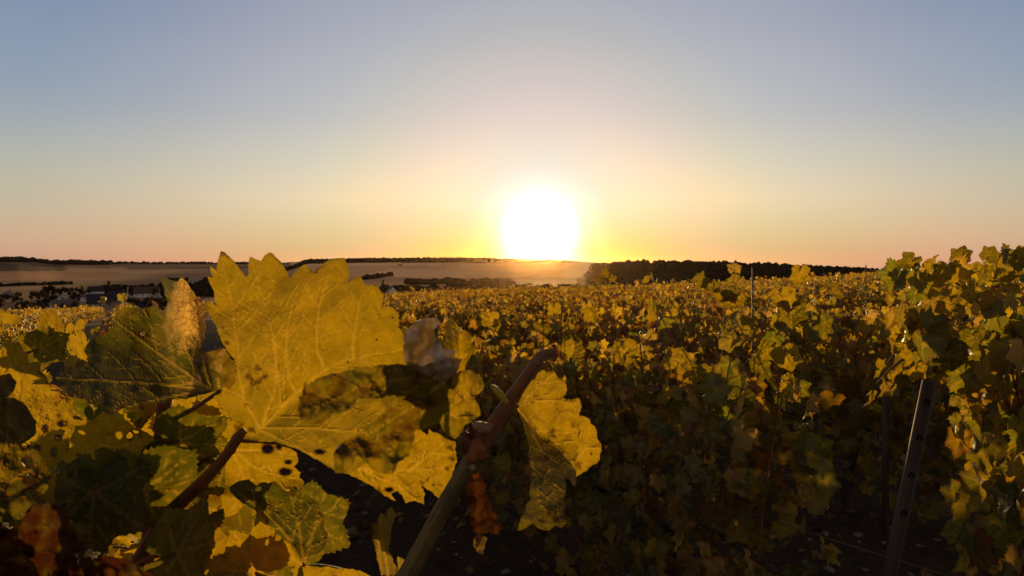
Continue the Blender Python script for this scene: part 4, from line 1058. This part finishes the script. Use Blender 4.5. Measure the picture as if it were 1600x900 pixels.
whole(245, 712, .52, .030, -60, 10, 20, .95, seed=35, nh=2)
whole(300, 655, .52, .036, 15, 15, -10, .85, seed=36, nh=4, label='holed yellow leaf under the green one')
whole(345, 660, .50, .028, 60, 15, 10, .8, seed=37, nh=3)
whole(280, 690, .43, .032, 120, -40, 10, .08, seed=38, nh=1, label='small dark leaf across the upright cane')
whole(320, 800, .48, .042, 190, 10, -15, .6, .25, seed=39, nh=4, label='mottled leaf behind the red stalk')
whole(345, 740, .46, .030, 160, -30, 30, .25, .3, seed=40, nh=1)
whole(275, 865, .34, .030, 100, -55, 0, .12, 0, .1, seed=41, label='green leaf lying flat near the bottom edge')
whole(330, 890, .37, .030, 60, 10, 20, .8, .1, seed=42, nh=3)
whole(390, 850, .42, .036, 190, 15, 0, .25, .2, seed=43, nh=2)
whole(400, 895, .36, .026, -80, 20, 0, .9, .05, seed=44, nh=2)
whole(118, 524, .95, .034, 160, 20, 30, .9, seed=45, nh=5)
whole(84, 512, 1.0, .030, 20, 20, -10, .7, .2, seed=46, nh=2)
whole(62, 545, .9, .036, 80, -30, 30, .3, seed=47)
whole(150, 660, .55, .038, 190, -30, 0, .12, seed=48)
whole(225, 640, .62, .034, 150, 10, 20, .9, seed=49, nh=2)
whole(30, 860, .33, .036, 70, 15, 0, .45, .35, seed=50, nh=3, label='dull spotted leaf behind the red brown one')
rh = random.Random(77)
for i in range(30):
    px, py = rh.uniform(-20, 480), rh.uniform(560, 900)
    if px > 350: py = rh.uniform(770, 900)
    y_ = rh.choice((.1, .2, .8, .85, .95, .9, .6))
    whole(px, py, rh.uniform(.5, 1.15), rh.uniform(.034, .055), rh.uniform(90, 270), rh.uniform(-40, 40), rh.uniform(-40, 40), y_, rh.choice((0, 0, 0, .4)), seed=200 + i, nh=rh.choice((1, 3, 5)))

# larger leaves that stand out on the vines beyond the aisle: (px, py, width px, roll, yellow, brown, dry, holes)
STAND = [(765, 512, 38, 180, .95, 0, 0, 0), (866, 492, 27, 170, .9, 0, 0, 0), (790, 560, 36, 150, .3, 0, .1, 0), (846, 525, 34, 200, .35, .2, 0, 0), (897, 556, 44, 195, .62, 0, 0, 0), (976, 566, 52, 165, .55, 0, 0, 0),
         (944, 606, 40, 180, .5, 0, 0, 0), (1020, 500, 30, 190, .95, .1, 0, 0), (925, 500, 32, 170, .9, .1, 0, 0), (1060, 585, 58, 20, .85, 0, 0, 4), (1085, 610, 46, 190, .95, .2, 0, 4), (1112, 600, 48, 175, .3, 0, 0, 0), (1140, 545, 44, 120, .2, 0, .2, 0),
         (1146, 485, 44, 190, .6, 0, 0, 0), (1128, 470, 34, 160, .9, .2, 0, 1), (1110, 455, 32, 200, .3, 0, 0, 0), (1172, 520, 40, 180, .5, .1, 0, 4), (1222, 482, 48, 170, .95, 0, 0, 1), (1236, 505, 52, 180, .25, 0, 0, 0), (1228, 572, 52, 160, .7, 0, 0, 1),
         (1200, 560, 44, 200, .45, 0, 0, 2), (1185, 590, 46, 190, .2, .1, 0, 0), (1010, 640, 46, 190, .25, 0, 0, 0), (1060, 655, 52, 170, .12, .1, 0, 0), (1250, 440, 40, 180, .8, 0, 0, 2), (1300, 470, 46, 175, .5, .1, 0, 3), (1160, 640, 50, 185, .12, 0, 0, 0), (1290, 520, 50, 190, .15, 0, 0, 0),
         (1147, 430, 26, 10, .4, 0, .4, 0), (1152, 452, 36, 200, .3, 0, .2, 0), (1142, 470, 32, 150, .2, 0, .1, 0), (945, 434, 17, 20, .7, .3, 0, 0), (935, 442, 17, 170, .6, .4, 0, 0), (958, 440, 16, 200, .7, .2, 0, 0), (1012, 442, 18, 190, .9, 0, 0, 0), (1090, 446, 28, 30, .3, 0, 0, 0)]
for i, (px, py, wp, ro, yl, br, dr, nh) in enumerate(STAND):
    d = 1.81 / (.884 * (px - 800) / F + .468) - .24
    rr_ = random.Random(900 + i); e = min(ROW1, key=lambda q: abs(q.location.y - d - .2))
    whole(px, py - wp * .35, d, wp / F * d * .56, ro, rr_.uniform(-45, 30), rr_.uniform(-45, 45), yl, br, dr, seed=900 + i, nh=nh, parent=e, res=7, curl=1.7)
# the shoot of the right hand vine that leans over the stake
STK = [(1413, 560, 62, 60, .75, 0, 0, 3), (1440, 528, 58, 200, .95, .1, 0, 5), (1480, 575, 78, 170, .05, 0, 0, 0), (1398, 598, 48, 150, .85, .1, 0, 3), (1375, 590, 46, 100, .6, 0, 0, 1), (1362, 632, 40, 190, .9, .3, 0, 4), (1385, 615, 44, 210, .6, .3, .2, 2),
       (1430, 590, 46, 190, .9, 0, 0, 2), (1452, 505, 52, 30, .45, 0, .2, 3), (1420, 508, 46, -30, .35, 0, .2, 3), (1485, 495, 60, 190, .85, .1, 0, 5), (1510, 470, 56, 170, .8, 0, 0, 3), (1478, 440, 54, 190, .85, 0, 0, 1), (1455, 425, 46, 150, .9, 0, 0, 0), (1425, 425, 52, 200, .25, 0, 0, 0),
       (1500, 600, 70, 160, .08, 0, 0, 0), (1505, 640, 56, 110, .3, 0, .15, 0), (1560, 630, 54, 180, .95, .1, 0, 3), (1535, 720, 60, 150, .35, .1, 0, 0), (1580, 540, 60, 190, .2, .1, 0, 1), (1545, 560, 56, 170, .25, .3, 0, 0), (1575, 450, 54, 200, .5, 0, 0, 3), (1550, 500, 50, 160, .7, 0, 0, 4), (1590, 700, 64, 190, .15, 0, 0, 0), (1560, 790, 60, 170, .3, .4, .2, 1), (1520, 850, 50, 200, .4, .6, .2, 0), (1545, 412, 40, 30, .4, .1, 0, 0), (1566, 402, 30, -20, .2, .1, 0, 0), (1590, 408, 38, 40, .5, 0, 0, 1), (1502, 414, 42, 10, .2, 0, 0, 0), (1530, 440, 46, 190, .3, 0, 0, 1), (1585, 480, 50, 200, .15, 0, 0, 0), (1520, 540, 50, 170, .2, 0, 0, 0)]
for i, (px, py, wp, ro, yl, br, dr, nh) in enumerate(STK):
    rr_ = random.Random(1900 + i); d = rr_.uniform(1.62, 1.80)
    whole(px, py - wp * .3, d, wp / F * d * .47, ro, rr_.uniform(-45, 30), rr_.uniform(-45, 45), yl, br, dr, seed=1900 + i, nh=nh, parent=ROW1[0], res=6, curl=1.6)
xb = LeafBag(); rx = random.Random(404)
for i in range(170):
    px = rx.uniform(1395, 1660); top = interp(px, [(1395, 418), (1480, 412), (1540, 404), (1600, 396), (1660, 392)])
    py = rx.uniform(top, 600) if px < 1500 else rx.uniform(top, 880)
    if px < 1475 and py > 560: continue
    y_, b_, d_ = leaf_hue(rx, .5)
    b_ *= .35; d_ *= .25
    xb.add(T_HI, P(px, py, rx.uniform(1.62, 2.3)), (rx.gauss(0, .5), rx.gauss(0, .4), -1), (rx.gauss(0, .6), -1, rx.uniform(-.2, 1.0)), rx.uniform(.028, .050), y_, b_, d_, rx, 1.6)
to_child(xb.build('foliage', M_LEAF), ROW1[0])
cane('cane', [(1640, 700, 1.6), (1570, 640, 1.68), (1500, 540, 1.72), (1455, 530, 1.72), (1400, 570, 1.72), (1370, 600, 1.72)], [7, 6, 5, 5, 4, 3], M_CANE_R, seg=7, parent=ROW1[0])
cane('cane', [(1640, 620, 1.6), (1575, 560, 1.7), (1535, 480, 1.74), (1480, 430, 1.78)], [7, 6, 4, 3], M_CANE_R, seg=7, parent=ROW1[0])
# ------------------------------------------------------------------ stones and litter on the aisle
sb = MB(); rs_ = random.Random(11)
def stone_geo(rr, seed, flat):
    out = []
    for v in ICO1V:
        k = 1 + .45 * noise.noise((v.x * 1.3 + seed, v.y * 1.3, v.z * 1.3)) + .2 * noise.noise((v.x * 3 + seed, v.y * 3, v.z * 3))
        out.append(Vector((v.x * k * rr * 1.2, v.y * k * rr * .9, v.z * k * rr * flat)))
    return out
for i in range(1700):
    d = rs_.uniform(2.0, 9.5); px = rs_.uniform(330, 1600); x = (px - 800) / F * d
    rr = .004 + .012 * rs_.random() ** 3; z = ground_z(x, d) + .012
    rot = Matrix.Rotation(rs_.uniform(0, 6.28), 3, 'Z'); o = Vector((x, d, z))
    sb.add([o + rot @ v for v in stone_geo(rr, i * .37, .55)], ICO1F)
tag(sb.build('gravel', M_STONE, smooth=False), 'small pale stones scattered over the dark soil', kind='stuff')
for i, (px, py, r_) in enumerate([(547, 833, 15), (570, 758, 9), (489, 735, 6), (523, 813, 7), (571, 801, 5), (860, 800, 7), (711, 812, 6), (930, 884, 11), (1404, 683, 12), (1422, 684, 10), (1390, 826, 8), (1340, 836, 7), (1290, 834, 7), (1420, 770, 6), (1295, 890, 9), (790, 893, 8)]):
    # where the ray meets the soil
    d = 1.2
    while d < 14:
        q = P(px, py, d)
        if q.z <= ground_z(q.x, q.y) + .012: break
        d += .01
    m = MB(); rot = Matrix.Rotation(rs_.uniform(0, 6.28), 3, 'Z'); m.add([rot @ v for v in stone_geo(r_ / F * d, i * 3.3, .5)], ICO1F)
    o = m.build('stone', M_STONE, smooth=False); o.location = (q.x, q.y, ground_z(q.x, q.y) + .012)
    if i == 0: tag(o, 'largest pale stone lying on the bare soil of the aisle', 'stone')
    elif 8 <= i <= 9: tag(o, 'pale stone on the soil just left of the leaning stake', 'stone', 'stones by the leaning stake')
    else: tag(o, 'small pale stone lying on the dark soil among the vines', 'stone', 'pale stones on the soil')
lb = LeafBag()
for i in range(900):
    d = rs_.uniform(2.0, 9); px = rs_.uniform(330, 1600); x = (px - 800) / F * d
    y_, b_, d_ = leaf_hue(rs_, .2); q = rs_.random()
    lb.add(T_MED, (x, d, ground_z(x, d) + .03), (rs_.gauss(0, 1), rs_.gauss(0, 1), rs_.gauss(0, .15)), (rs_.gauss(0, .35), rs_.gauss(0, .35), 1), rs_.uniform(.025, .05), y_, .75 if q < .6 else b_, .7 if q > .8 else 0, rs_, 1.8)
tag(lb.build('fallen_leaves', M_LEAF), 'withered vine leaves fallen on the soil', kind='stuff')
